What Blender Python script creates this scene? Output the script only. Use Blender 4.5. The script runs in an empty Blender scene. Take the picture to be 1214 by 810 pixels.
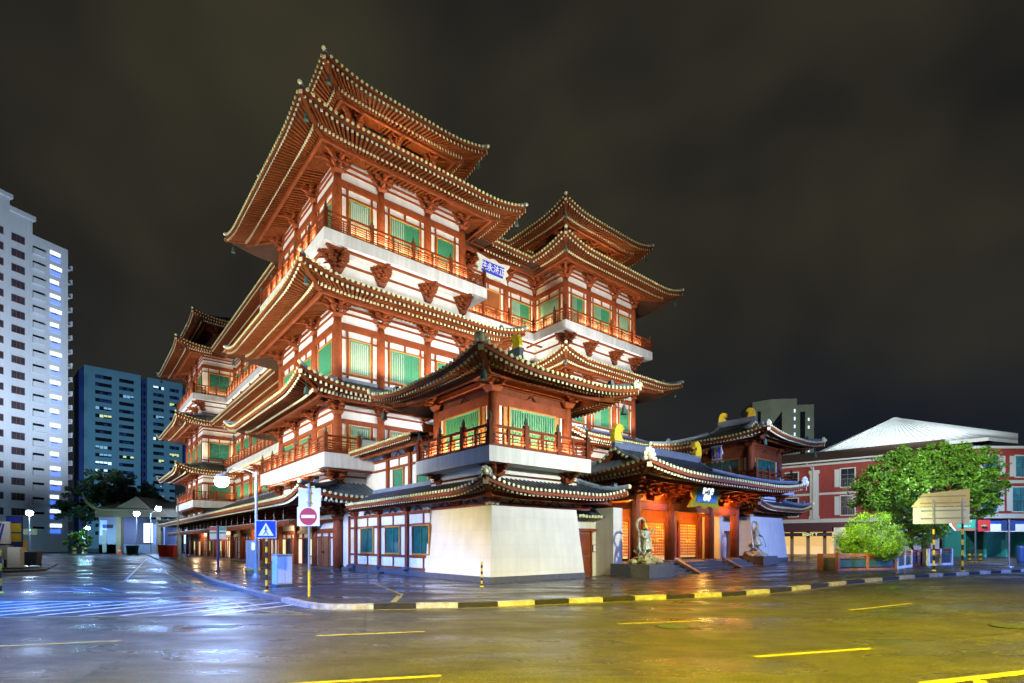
import bpy, math, random
from mathutils import Vector, Matrix
random.seed(11)
PI = math.pi
SC = bpy.context.scene
COL = SC.collection

# ------------------------------------------------------------------ materials
def mat(name, col, rough=.6, metal=0., var=.12, scale=3., bump=0., bscale=20., emit=None, estr=0., spec=.5, streak=0.):
    m = bpy.data.materials.new(name); m.use_nodes = True
    nt = m.node_tree; N = nt.nodes; L = nt.links
    b = N['Principled BSDF']
    b.inputs['Roughness'].default_value = rough
    b.inputs['Metallic'].default_value = metal
    b.inputs['Specular IOR Level'].default_value = spec
    c = (col[0], col[1], col[2], 1)
    if var > 0:
        tc = N.new('ShaderNodeTexCoord')
        nz = N.new('ShaderNodeTexNoise'); nz.inputs['Scale'].default_value = scale
        nz.inputs['Detail'].default_value = 5; nz.inputs['Roughness'].default_value = .65
        L.new(tc.outputs['Object'], nz.inputs['Vector'])
        cr = N.new('ShaderNodeValToRGB')
        cr.color_ramp.elements[0].position = .3; cr.color_ramp.elements[1].position = .7
        lo = [max(0, x * (1 - var)) for x in col]; hi = [min(1, x * (1 + var)) for x in col]
        cr.color_ramp.elements[0].color = (*lo, 1); cr.color_ramp.elements[1].color = (*hi, 1)
        L.new(nz.outputs['Fac'], cr.inputs['Fac'])
        out = cr.outputs['Color']
        if streak > 0:
            mp = N.new('ShaderNodeMapping'); mp.inputs['Scale'].default_value = (2.2, 2.2, .22)
            L.new(tc.outputs['Object'], mp.inputs['Vector'])
            n2 = N.new('ShaderNodeTexNoise'); n2.inputs['Scale'].default_value = 1.6; n2.inputs['Detail'].default_value = 6
            L.new(mp.outputs['Vector'], n2.inputs['Vector'])
            r2 = N.new('ShaderNodeValToRGB')
            r2.color_ramp.elements[0].position = .38; r2.color_ramp.elements[1].position = .62
            r2.color_ramp.elements[0].color = (1 - streak,) * 3 + (1,); r2.color_ramp.elements[1].color = (1, 1, 1, 1)
            L.new(n2.outputs['Fac'], r2.inputs['Fac'])
            mx = N.new('ShaderNodeMix'); mx.data_type = 'RGBA'; mx.blend_type = 'MULTIPLY'; mx.inputs['Factor'].default_value = 1
            L.new(out, mx.inputs['A']); L.new(r2.outputs['Color'], mx.inputs['B'])
            out = mx.outputs['Result']
        L.new(out, b.inputs['Base Color'])
        if bump > 0:
            n3 = N.new('ShaderNodeTexNoise'); n3.inputs['Scale'].default_value = bscale; n3.inputs['Detail'].default_value = 4
            L.new(tc.outputs['Object'], n3.inputs['Vector'])
            bp = N.new('ShaderNodeBump'); bp.inputs['Strength'].default_value = bump; bp.inputs['Distance'].default_value = .02
            L.new(n3.outputs['Fac'], bp.inputs['Height']); L.new(bp.outputs['Normal'], b.inputs['Normal'])
    else:
        b.inputs['Base Color'].default_value = c
    if emit:
        b.inputs['Emission Color'].default_value = (*emit, 1)
        b.inputs['Emission Strength'].default_value = estr
    return m

M = {}
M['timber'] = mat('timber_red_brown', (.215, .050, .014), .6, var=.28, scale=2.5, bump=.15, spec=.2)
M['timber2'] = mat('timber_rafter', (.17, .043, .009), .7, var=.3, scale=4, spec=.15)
M['soffit'] = mat('soffit_boards_shade', (.055, .02, .008), .7, var=.3, scale=4)  # darkened so the shade between the rafters sits in the board colour
M['ochre'] = mat('ochre_frame', (.46, .21, .035), .5, var=.1)
M['plaster'] = mat('white_plaster', (.77, .77, .71), .75, var=.08, scale=1.6, streak=.1)
M['slab'] = mat('white_slab', (.76, .77, .73), .7, var=.06, scale=.8, streak=.16)
M['cream'] = mat('cream_stone', (.70, .67, .52), .6, var=.07, scale=.8, streak=.1)
M['plinth'] = mat('grey_granite', (.09, .095, .095), .4, var=.25, scale=6)
M['tile'] = mat('dark_roof_tile', (.055, .075, .10), .30, var=.45, scale=3)
M['tile_lt'] = mat('roof_ridge', (.16, .21, .27), .4, var=.25, scale=5)
M['tile_md'] = mat('roof_ridge_dark', (.10, .13, .17), .38, var=.3, scale=5)
M['tend'] = mat('glazed_tile_end', (.80, .82, .38), .35, var=.22, scale=5)
M['tipw'] = mat('rafter_tip_paint', (.74, .70, .42), .5, var=.15, scale=6)
M['orn'] = mat('lotus_ornament', (.70, .72, .60), .5, var=.2, scale=12)
M['green'] = mat('green_shutter', (.035, .22, .125), .55, var=.15, scale=6)
M['greenlt'] = mat('pale_green_blind', (.62, .74, .69), .5, var=.12, scale=4)
M['blindg'] = mat('grey_green_blind', (.22, .36, .30), .5, var=.35, scale=2)
M['greenbr'] = mat('bright_green_bars', (.07, .33, .17), .4, var=.1)
M['glass'] = mat('dark_teal_glass', (.02, .11, .09), .12, var=.5, scale=2.5)
M['glass_b'] = mat('blue_glass', (.03, .16, .22), .1, var=.5, scale=1.2)
M['door'] = mat('wooden_door', (.21, .075, .025), .45, var=.25, scale=3)
M['dooro'] = mat('vermilion_door', (.50, .13, .012), .4, var=.15)
M['stud'] = mat('gilt_stud', (.85, .62, .12), .35, var=.1)
M['gold'] = mat('gold_leaf', (.80, .62, .03), .3, metal=.25, var=.18, scale=9, bump=.4, bscale=14)
M['brass'] = mat('brass', (.72, .55, .18), .3, metal=.8, var=.1)
M['bronze'] = mat('gilt_bronze', (.42, .42, .24), .4, metal=.2, var=.45, scale=9, bump=.5, bscale=25)
M['rock'] = mat('carved_rock', (.36, .32, .15), .5, metal=.1, var=.6, scale=7, bump=1., bscale=12)
M['teal'] = mat('verdigris', (.05, .12, .10), .5, var=.2)
M['steel'] = mat('galvanised_steel', (.42, .45, .43), .4, metal=.5, var=.12, scale=8)
M['steel_d'] = mat('dark_painted_steel', (.05, .07, .09), .45, var=.2)
M['white'] = mat('white_paint', (.78, .78, .76), .5, var=.04)
M['black'] = mat('black_paint', (.015, .015, .016), .5, var=.3, scale=9)
M['yellow'] = mat('yellow_paint', (.75, .55, .02), .5, var=.2, scale=9)
M['red'] = mat('red_paint', (.42, .035, .03), .45, var=.1)
M['blue'] = mat('blue_sign', (.01, .05, .62), .35, var=.05)
M['sgreen'] = mat('green_sign', (.01, .32, .2), .4, var=.05)
M['sbrown'] = mat('brown_sign', (.32, .13, .06), .45, var=.05)
M['pink'] = mat('red_render_wall', (.21, .026, .018), .75, var=.12, scale=1.2, streak=.15)
M['trim'] = mat('cream_trim', (.40, .42, .40), .6, var=.05)
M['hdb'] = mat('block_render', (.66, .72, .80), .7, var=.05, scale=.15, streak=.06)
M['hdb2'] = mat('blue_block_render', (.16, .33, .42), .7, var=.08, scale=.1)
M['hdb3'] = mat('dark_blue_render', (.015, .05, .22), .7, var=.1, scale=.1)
M['concrete'] = mat('grey_concrete', (.24, .25, .22), .8, var=.12, scale=.3)
M['win_dk'] = mat('dark_window', (.012, .016, .022), .15, var=.5, scale=1)
M['roofmetal'] = mat('white_metal_roof', (.62, .66, .66), .5, var=.06, scale=.3)
M['browntile'] = mat('brown_clay_tile', (.075, .045, .03), .8, var=.25, scale=3)
M['canvas'] = mat('plastic_sheet', (.30, .36, .42), .45, var=.12, scale=.8, streak=.25)
M['maroon'] = mat('maroon_awning', (.045, .01, .018), .7, var=.2)
M['bark'] = mat('bark', (.06, .045, .03), .9, var=.35, scale=8, bump=.6)
M['orange'] = mat('orange_planter', (.36, .13, .05), .55, var=.15, scale=4)
M['bluepl'] = mat('blue_plastic', (.015, .06, .28), .4, var=.15)
M['binblack'] = mat('dark_bin', (.02, .04, .055), .4, var=.2)
M['bingreen'] = mat('green_bin', (.02, .12, .09), .45, var=.2)
M['turq'] = mat('turquoise_paint', (.04, .36, .36), .5, var=.08)
M['tan'] = mat('tan_render', (.24, .18, .10), .7, var=.1, scale=.8)

def emat(name, col, s, base=(.5, .5, .5)):
    return mat(name, base, .5, var=0, emit=col, estr=s)
M['lamp_blue'] = emat('mercury_lamp', (.35, .55, 1.), 150)
M['lamp_white'] = emat('white_lamp', (.8, .9, 1.), 30)
M['lit_warm'] = emat('lit_warm_room', (1., .62, .22), .42)
M['lit_cool'] = emat('lit_cool_room', (.5, .75, 1.), .8)
M['lit_dimcool'] = emat('dim_cool_room', (.10, .32, .55), .45)
M['lit_white'] = emat('lit_white_room', (.75, .9, 1.), 1.0)
M['lit_yel'] = emat('lit_yellow_room', (.75, .9, .2), .4)
M['lit_blue'] = emat('blue_light_strip', (.05, .17, .9), .55)
M['lit_purple'] = emat('purple_light', (.45, .25, 1.), 1.6)
M['lit_green'] = emat('green_lit_wall', (.35, .7, .1), .35)
M['lit_plaque'] = emat('plaque_letters_glow', (.9, .95, 1.), .9)  # letters glow by themselves to imitate the glare on the gate board

def leafmat(name, col, var=.45):
    m = bpy.data.materials.new(name); m.use_nodes = True
    nt = m.node_tree; N = nt.nodes; L = nt.links; b = N['Principled BSDF']
    g = N.new('ShaderNodeTexCoord'); nz = N.new('ShaderNodeTexNoise'); nz.inputs['Scale'].default_value = 1.3; nz.inputs['Detail'].default_value = 8
    L.new(g.outputs['Object'], nz.inputs['Vector'])
    cr = N.new('ShaderNodeValToRGB'); e = cr.color_ramp.elements
    e[0].position = .3; e[1].position = .7
    e[0].color = (*[x * (1 - var) for x in col], 1); e[1].color = (*[min(1, x * (1 + var)) for x in col], 1)
    L.new(nz.outputs['Fac'], cr.inputs['Fac']); L.new(cr.outputs['Color'], b.inputs['Base Color'])
    b.inputs['Roughness'].default_value = .45
    b.inputs['Transmission Weight'].default_value = 0
    return m
M['leaf'] = leafmat('leaf_mid', (.10, .24, .022))
M['leafy'] = leafmat('leaf_yellow_green', (.16, .34, .008))
M['leafd'] = leafmat('leaf_dark', (.02, .05, .02))

# ------------------------------------------------------------------ mesh builder
class MB:
    def __init__(s): s.v = []; s.f = []; s.mi = []; s.pr = []
    def add(s, vs, fs, mi=0):
        o = len(s.v); s.pr.append((o, len(s.f))); s.v.extend([tuple(x) for x in vs])
        for f in fs: s.f.append(tuple(o + i for i in f)); s.mi.append(mi)
    def box(s, x0, y0, z0, x1, y1, z1, mi=0):
        s.add([(x0,y0,z0),(x1,y0,z0),(x1,y1,z0),(x0,y1,z0),(x0,y0,z1),(x1,y0,z1),(x1,y1,z1),(x0,y1,z1)],
              [(0,3,2,1),(4,5,6,7),(0,1,5,4),(1,2,6,5),(2,3,7,6),(3,0,4,7)], mi)
    def frus(s, cx, cy, z0, z1, a0, b0, a1, b1, mi=0):   # tapered box, half sizes
        s.add([(cx-a0,cy-b0,z0),(cx+a0,cy-b0,z0),(cx+a0,cy+b0,z0),(cx-a0,cy+b0,z0),
               (cx-a1,cy-b1,z1),(cx+a1,cy-b1,z1),(cx+a1,cy+b1,z1),(cx-a1,cy+b1,z1)],
              [(0,3,2,1),(4,5,6,7),(0,1,5,4),(1,2,6,5),(2,3,7,6),(3,0,4,7)], mi)
    def beam(s, p, q, w, h, mi=0, up=(0,0,1), w2=None, h2=None):
        p = Vector(p); q = Vector(q); d = (q-p)
        if d.length < 1e-6: return
        d.normalize(); up = Vector(up); x = d.cross(up)
        if x.length < 1e-4: x = d.cross(Vector((1,0,0)))
        x.normalize(); y = x.cross(d)
        w2 = w if w2 is None else w2; h2 = h if h2 is None else h2
        vs = []
        for c, a, b in ((p, w/2, h/2), (q, w2/2, h2/2)):
            for i, j in ((-1,-1),(1,-1),(1,1),(-1,1)): vs.append(c + x*a*i + y*b*j)
        s.add(vs, [(0,1,2,3),(7,6,5,4),(0,4,5,1),(1,5,6,2),(2,6,7,3),(3,7,4,0)], mi)
    def cyl(s, p, q, r0, r1=None, n=12, mi=0):
        r1 = r0 if r1 is None else r1
        p = Vector(p); q = Vector(q); d = (q-p).normalized()
        x = d.cross(Vector((0,0,1)))
        if x.length < 1e-3: x = Vector((1,0,0))
        x.normalize(); y = d.cross(x)
        vs = []
        for c, r in ((p,r0),(q,r1)):
            for k in range(n):
                a = 2*PI*k/n; vs.append(c + x*r*math.cos(a) + y*r*math.sin(a))
        fs = [(k,(k+1)%n,n+(k+1)%n,n+k) for k in range(n)]
        fs.append(tuple(range(n-1,-1,-1))); fs.append(tuple(range(n,2*n)))
        s.add(vs, fs, mi)
    def tube(s, pts, r, n=8, mi=0):
        pts = [Vector(p) for p in pts]; rs = r if isinstance(r,(list,tuple)) else [r]*len(pts)
        vs = []; px = None
        for i, p in enumerate(pts):
            d = (pts[min(i+1,len(pts)-1)] - pts[max(i-1,0)]).normalized()
            x = (px - d*px.dot(d)) if px else d.cross(Vector((0,0,1)))
            if x.length < 1e-3: x = Vector((1,0,0)) - d*d.x
            x.normalize(); px = x; y = d.cross(x)
            for k in range(n):
                a = 2*PI*k/n; vs.append(p + x*rs[i]*math.cos(a) + y*rs[i]*math.sin(a))
        fs = []
        for i in range(len(pts)-1):
            for k in range(n): fs.append((i*n+k, i*n+(k+1)%n, (i+1)*n+(k+1)%n, (i+1)*n+k))
        fs.append(tuple(range(n-1,-1,-1))); fs.append(tuple((len(pts)-1)*n+k for k in range(n)))
        s.add(vs, fs, mi)
    def lathe(s, c, prof, n=14, mi=0):   # prof: (r,z)
        vs = []; c = Vector(c)
        for r, z in prof:
            for k in range(n):
                a = 2*PI*k/n; vs.append((c.x+r*math.cos(a), c.y+r*math.sin(a), c.z+z))
        fs = []
        for i in range(len(prof)-1):
            for k in range(n): fs.append((i*n+k, i*n+(k+1)%n, (i+1)*n+(k+1)%n, (i+1)*n+k))
        fs.append(tuple(range(n-1,-1,-1))); fs.append(tuple((len(prof)-1)*n+k for k in range(n)))
        s.add(vs, fs, mi)
    def ball(s, c, r, n=10, sq=1., mi=0):
        m = max(4, n//2)
        s.lathe(c, [(r*math.sin(PI*(i+.02)/(m+.04)), -r*sq*math.cos(PI*(i+.02)/(m+.04))) for i in range(m+1)], n, mi)
    def prism(s, poly, z0, z1, mi=0):
        n = len(poly)
        vs = [(x,y,z0) for x,y in poly] + [(x,y,z1) for x,y in poly]
        fs = [(i,(i+1)%n,n+(i+1)%n,n+i) for i in range(n)] + [tuple(range(n-1,-1,-1)), tuple(range(n,2*n))]
        s.add(vs, fs, mi)
    def plate(s, poly, y0, y1, mi=0):      # outline in x,z extruded along y
        n = len(poly)
        vs = [(x,y0,z) for x,z in poly] + [(x,y1,z) for x,z in poly]
        fs = [(i,(i+1)%n,n+(i+1)%n,n+i) for i in range(n)] + [tuple(range(n-1,-1,-1)), tuple(range(n,2*n))]
        s.add(vs, fs, mi)
    def grid(s, rows, mi=0):
        n = len(rows[0]); vs = [p for r in rows for p in r]
        fs = [(i*n+j, i*n+j+1, (i+1)*n+j+1, (i+1)*n+j) for i in range(len(rows)-1) for j in range(n-1)]
        s.add(vs, fs, mi)
    def mesh(s, name, mats, smooth=False):
        me = bpy.data.meshes.new(name); me.from_pydata(s.v, [], s.f)
        if not isinstance(mats, (list,tuple)): mats = [mats]
        for m in mats: me.materials.append(m)
        if len(mats) > 1: me.polygons.foreach_set('material_index', s.mi)
        if smooth: me.polygons.foreach_set('use_smooth', [True]*len(me.polygons))
        me.update(); return me
    def build(s, name, mats, parent=None, loc=(0,0,0), rot=0., smooth=False, split=False):
        if split:
            out = []
            for k, (v0, f0) in enumerate(s.pr):
                v1, f1 = s.pr[k+1] if k+1 < len(s.pr) else (len(s.v), len(s.f))
                q = MB(); q.v = s.v[v0:v1]; q.f = [tuple(i-v0 for i in f) for f in s.f[f0:f1]]; q.mi = s.mi[f0:f1]
                out.append(q.build(name, mats, parent, loc, rot, smooth))
            return out
        return link(name, s.mesh(name, mats, smooth), parent, loc, rot)

STUFF = {'tile_ends','rafters','rafter_tips','studs','hanger_rods','slats','bars','finial','stair_light'}
def link(name, me, parent=None, loc=(0,0,0), rot=0.):
    o = bpy.data.objects.new(name, me); COL.objects.link(o)
    if name in STUFF: o['kind'] = 'stuff'
    o.location = loc; o.rotation_euler = (0,0,rot) if not isinstance(rot, tuple) else rot
    if parent is not None: o.parent = parent
    return o
def tag(o, label, cat, group=None, kind=None):
    if label: o['label'] = label
    if cat: o['category'] = cat
    if group: o['group'] = group
    if kind: o['kind'] = kind
    return o
def thing(name, label, cat, loc=(0,0,0), rot=0., group=None):
    o = bpy.data.objects.new(name, None); COL.objects.link(o)
    o.location = loc; o.rotation_euler = (0,0,rot); o.empty_display_size = .2
    return tag(o, label, cat, group)
def copy_tree(o, parent=None):
    c = o.copy(); COL.objects.link(c)
    if parent is not None: c.parent = parent
    for ch in [x for x in o.children]: copy_tree(ch, c)
    return c
def text(s, size, mat_, parent, loc, rot, name='lettering', ext=.004, align='CENTER', bold=0.):
    cu = bpy.data.curves.new(name, 'FONT'); cu.body = s; cu.size = size; cu.extrude = ext
    cu.align_x = align; cu.align_y = 'CENTER'; cu.offset = bold
    t = bpy.data.objects.new('tmp', cu); COL.objects.link(t)
    dg = bpy.context.evaluated_depsgraph_get()
    me = bpy.data.meshes.new_from_object(t.evaluated_get(dg)); me.materials.clear(); me.materials.append(mat_)
    bpy.data.objects.remove(t)
    o = bpy.data.objects.new(name, me); COL.objects.link(o); o.location = loc; o.rotation_euler = rot
    if parent is not None: o.parent = parent
    return o

# ------------------------------------------------------------------ frame of the temple (measured from the photograph)
TH = .6919; XA, YA = -10.5982, 32.2002
CT, ST = math.cos(TH), math.sin(TH)
def W(u, v, z=0.): return (XA + CT*u - ST*v, YA + ST*u + CT*v, z)
F_, CX, HZ, EYE = 628.62, 607., 645.17, 1.65
def gz(x):
    t = min(1, max(0, (x-6)/12.)); return .3*t*t*(3-2*t)
def atpx(px, py, z=0.):   # ground position under a spot seen at px,py
    Y = (EYE-z)*F_/(py-HZ); return ((px-CX)/F_*Y, Y)
M['kerbstone'] = mat('kerb_granite', (.16,.13,.10), .5, var=.3, scale=5, bump=.4)
CM = {}
# ------------------------------------------------------------------ eaves and tiled roofs
def eave(root, poly, b, ins, ze, rise, zin, D=3.2, sp=.3, detail=None, name='roof', closed=True, label=None,
         fly=1.3, cap=True, rr=.07, bells=True, sof=.22, endcurl=False, drop=.28, fh=.19, rk=1.):
    n = len(poly); cnt = n if closed else n-1
    roof, ends, fas, raf, tips, ridge, sfb = MB(), MB(), MB(), MB(), MB(), MB(), MB()
    bellq = []
    V2 = [Vector(p) for p in poly]
    for i in range(cnt):
        A = V2[i]; B = V2[(i+1)%n]; d = (B-A); L = d.length; d = d/L; nn = Vector((d.y, -d.x))
        def kind(a, c): 
            x = a.x*c.y - a.y*c.x
            return 1 if x > 1e-6 else -1
        ts = kind(A-V2[i-1], d) if (closed or i > 0) else 0
        te = kind(d, V2[(i+2)%n]-B) if (closed or i < cnt-1) else 0
        det = detail is None or i in detail
        def curl(s):
            c = 0
            if ts == 1 or (ts == 0 and endcurl): c += max(0, 1-(s+b*ts)/D)**2
            if te == 1 or (te == 0 and endcurl): c += max(0, 1-(L+b*te-s)/D)**2
            return c*rise
        def H(s, o):
            t = min(1, max(0, (b-o)/(b+ins)))
            return ze + (zin-ze)*(.74*t+.26*t*t) + curl(s)*(1-t)**1.5
        def S(s, o):
            return ze - drop + sof*(b-o) + curl(s)*max(0, o/b)**1.3
        def P(s, o, z): q = A + d*s + nn*o; return (q.x, q.y, z)
        lo = lambda o: -o*ts; hi = lambda o: L + o*te
        NW = max(8, int(L/.7)); os_ = [b - (b+ins)*k/6. for k in range(7)]
        ws = [.5-.5*math.cos(PI*k/NW) for k in range(NW+1)]
        roof.grid([[P(lo(o)+(hi(o)-lo(o))*w, o, H(lo(o)+(hi(o)-lo(o))*w, o)) for w in ws] for o in reversed(os_)])
        osf = [b*k/4. for k in range(5)]
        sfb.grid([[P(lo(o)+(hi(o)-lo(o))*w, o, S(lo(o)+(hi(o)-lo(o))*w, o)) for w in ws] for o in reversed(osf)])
        # fascia board
        for k in range(NW):
            s0 = lo(b)+(hi(b)-lo(b))*ws[k]; s1 = lo(b)+(hi(b)-lo(b))*ws[k+1]
            z0 = H(s0,b); z1 = H(s1,b)
            a0, a1 = P(s0,b+.02,z0-.05), P(s1,b+.02,z1-.05); c0, c1 = P(s0,b+.02,z0-.05-fh), P(s1,b+.02,z1-.05-fh)
            e0, e1 = P(s0,b-.05,z0-.05-fh), P(s1,b-.05,z1-.05-fh); g0, g1 = P(s0,b-.05,z0-.02), P(s1,b-.05,z1-.02)
            fas.add([a0,a1,c1,c0,e0,e1,g0,g1], [(0,3,2,1),(3,4,5,2),(4,6,7,5),(6,0,1,7)])
        smin = min(lo(b), lo(-ins)); smax = max(hi(b), hi(-ins))
        cntr = int((smax-smin)/sp); off = ((smax-smin)-cntr*sp)/2
        if det:
            for k in range(cntr+1):
                s = smin+off+k*sp
                oh = b; ol = -ins
                if ts == 1: ol = max(ol, -s)
                if te == 1: ol = max(ol, s-L)
                if ts == -1: oh = min(oh, s)
                if te == -1: oh = min(oh, L-s)
                if ts == 0 and s < 0: continue
                if te == 0 and s > L: continue
                if oh-ol < .15: continue
                K = 5; rows = []
                for j in range(K):
                    o = (oh+.03)+(ol-oh-.03)*j/(K-1.); h = H(s, min(o, b))
                    rows.append([P(s-rr,o,h-.01), P(s-rr*.55,o,h+rr*.85), P(s+rr*.55,o,h+rr*.85), P(s+rr,o,h-.01)])
                roof.grid(rows)
                if oh == b:
                    z = H(s,b)+.02
                    ends.cyl(P(s,b+.0,z), P(s,b+.07,z), sp*.285, n=8)
            # rafters
            s = lo(b)+.18; Zc = 1.7; sr = sp*.95
            while s < hi(b)-.12:
                if ts == -1 and s < .15: s += sr; continue
                si = s
                if ts == 1 and s < Zc: si = max(.02, (s+b)/(Zc+b)*Zc)
                if te == 1 and s > L-Zc: si = min(L-.02, L-(L-s+b)/(Zc+b)*Zc)
                SS = lambda o: si+(s-si)*o/b
                of = b-.10; oi = b-fly
                raf.beam(P(SS(of),of,S(s,of)-.05), P(SS(oi-.1),oi-.1,S(SS(oi),oi-.1)-.05), sp*.38, .17*rk)
                ol = b-fly+.12
                raf.beam(P(SS(ol),ol,S(SS(ol),ol)-.17*rk), P(si,0,S(si,0)-.13*rk), sp*.42, .2*rk)
                tips.beam(P(SS(of+.025),of+.025,S(s,of)-.05), P(SS(of),of,S(s,of)-.05), sp*.4, .175*rk)
                tips.beam(P(SS(ol+.025),ol+.025,S(SS(ol),ol)-.17*rk), P(SS(ol),ol,S(SS(ol),ol)-.17*rk), sp*.44, .205*rk)
                s += sr
            # purlin under the lower rafters and the batten behind the flying ones
            op = b*.46
            pts = [P(lo(op)+(hi(op)-lo(op))*w, op, S(lo(op)+(hi(op)-lo(op))*w, op)-.16-.18*rk) for w in ws]
            for p, q in zip(pts[:-1], pts[1:]): fas.beam(p, q, .17, .2)
            ob = b-fly+.10
            pts = [P(lo(ob)+(hi(ob)-lo(ob))*w, ob, S(lo(ob)+(hi(ob)-lo(ob))*w, ob)-.09) for w in ws]
            for p, q in zip(pts[:-1], pts[1:]): fas.beam(p, q, .1, .08)
        if cap and det:
            p0 = P(lo(-ins), -ins, H(lo(-ins)+.01,-ins)+.06); p1 = P(hi(-ins), -ins, zin+.06)
            ridge.beam((p0[0],p0[1],zin+.06), p1, .22, .26)
        # hip at the start corner
        if ts == 1 and (det or (detail is not None and ((i-1)%n) in detail)):
            s0 = lambda o: -o
            raf.beam(P(-b+.02,b-.02,S(-b,b)-.06), P(-b+fly+.1,b-fly-.1,S(-b+fly,b-fly)-.16), .2, .2, w2=.22, h2=.26)
            raf.beam(P(-b+fly-.1,b-fly+.1,S(-b+fly,b-fly)-.28), P(0,0,S(0,0)-.34), .24, .28)
            tips.beam(P(-b,b,S(-b,b)-.06), P(-b+.03,b-.03,S(-b,b)-.06), .2, .2)
            kk = 9; pts = []
            for j in range(kk):
                o = b+.04-(b+.04+ins)*j/(kk-1.); z = H(-o, min(o,b))+.13
                if j == 0: z -= .02
                pts.append(P(-o,o,z))
            ridge.tube(pts, .13 if sp > .28 else .11, 6)
            q = P(-b*.62, b*.62, H(-b*.62,b*.62)+.3)
            ridge.frus(q[0], q[1], q[2]-.1, q[2]+.12, .13, .13, .08, .08)
            t0 = pts[0]
            ends.ball((t0[0],t0[1],t0[2]-.02), .12, 10)
            bell_o = b-.45; q = P(-bell_o, bell_o, S(-bell_o,bell_o)-.2)
            if bells:
                bellq.append(q)
    r = roof.build(name, M['tile'], root)
    if label: r['label'] = label
    ends.build('tile_ends', M['tend'], r); fas.build('fascia', M['timber'], r)
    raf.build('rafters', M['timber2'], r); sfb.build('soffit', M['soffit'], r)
    if tips.v: tips.build('rafter_tips', M['tipw'], r)
    if ridge.v: ridge.build('ridge', M['tile_lt'], r, smooth=False)
    for q in bellq:
        if 'bell' not in CM:
            bell = MB(); bell.cyl((0,0,0), (0,0,-.3), .012, n=5)
            bell.lathe((0,0,-.72), [(.15,0),(.135,.05),(.11,.12),(.09,.3),(.05,.4),(.01,.44)], 10); CM['bell'] = bell.mesh('wind_bell', M['teal'])
        link('wind_bell', CM['bell'], r, q)
    return r

def lotus(mb, c, r=.28, ax=(0,-1)):    # round boss with petals on a hip end
    mb.ball(c, r*.62, 10)
    for k in range(7):
        a = PI*(-.15+1.3*k/6.)
        mb.ball((c[0]+ax[1]*-r*math.cos(a), c[1]+ax[0]*r*math.cos(a), c[2]+r*math.sin(a)*.9), r*.34, 7)

# ------------------------------------------------------------------ bracket sets
def bracket_mesh(reach, levels, h, corner=False, spread=.5):
    m = MB()
    m.frus(0,0,0,.2,.20,.20,.30,.30)
    dz = (h-.2)/levels
    dirs = [(0,-1)] if not corner else [(0,-1),(-1,0),(-.7071,-.7071)]
    for k in range(levels):
        z = .2+dz*k; rk = reach*(k+1)/levels
        for dx, dy in dirs:
            f = 1.25 if dx and dy else 1.
            m.beam((-dx*.25,-dy*.25,z+dz*.42), (dx*rk*f,dy*rk*f,z+dz*.42), .15, dz*.5, h2=dz*.36)
            m.frus(dx*rk*f, dy*rk*f, z+dz*.62, z+dz*1.0, .09,.09,.14,.14)
            # nose
            m.beam((dx*rk*f,dy*rk*f,z+dz*.35), (dx*(rk*f+.18),dy*(rk*f+.18),z+dz*.52), .12, dz*.28, h2=.05)
        # cross arms parallel to the walls
        for (dx, dy) in ([(0,-1)] if not corner else [(0,-1),(-1,0)]):
            for kk in range(k+1):
                rr_ = reach*kk/levels; half = spread*(.62+.22*(k-kk))
                px, py = dx*rr_, dy*rr_; ax, ay = abs(dy), abs(dx)
                m.beam((px-ax*half,py-ay*half,z+dz*.42),(px+ax*half,py+ay*half,z+dz*.42), .13, dz*.42)
                for sgn in (-1,1):
                    m.frus(px+ax*half*sgn*.86, py+ay*half*sgn*.86, z+dz*.62, z+dz*1.0, .08,.08,.125,.125)
    for dx, dy in dirs:   # slanting cantilever beak
        f = 1.25 if dx and dy else 1.
        m.beam((0,0,h*.98), (dx*reach*1.12*f, dy*reach*1.12*f, h*.55), .13, .17, h2=.06)
        m.beam((0,0,h*.72), (dx*reach*.8*f, dy*reach*.8*f, h*.34), .13, .16, h2=.06)
    return m.mesh('bracket_set', M['timber'])
BR = {}
def bracket(root, u, v, z, ang, reach=1.5, levels=4, h=1.35, corner=False, spread=.5, name='bracket_set'):
    key = (reach, levels, h, corner, spread)
    if key not in BR: BR[key] = bracket_mesh(*key)
    return link(name, BR[key], root, (u,v,z), ang)

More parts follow.
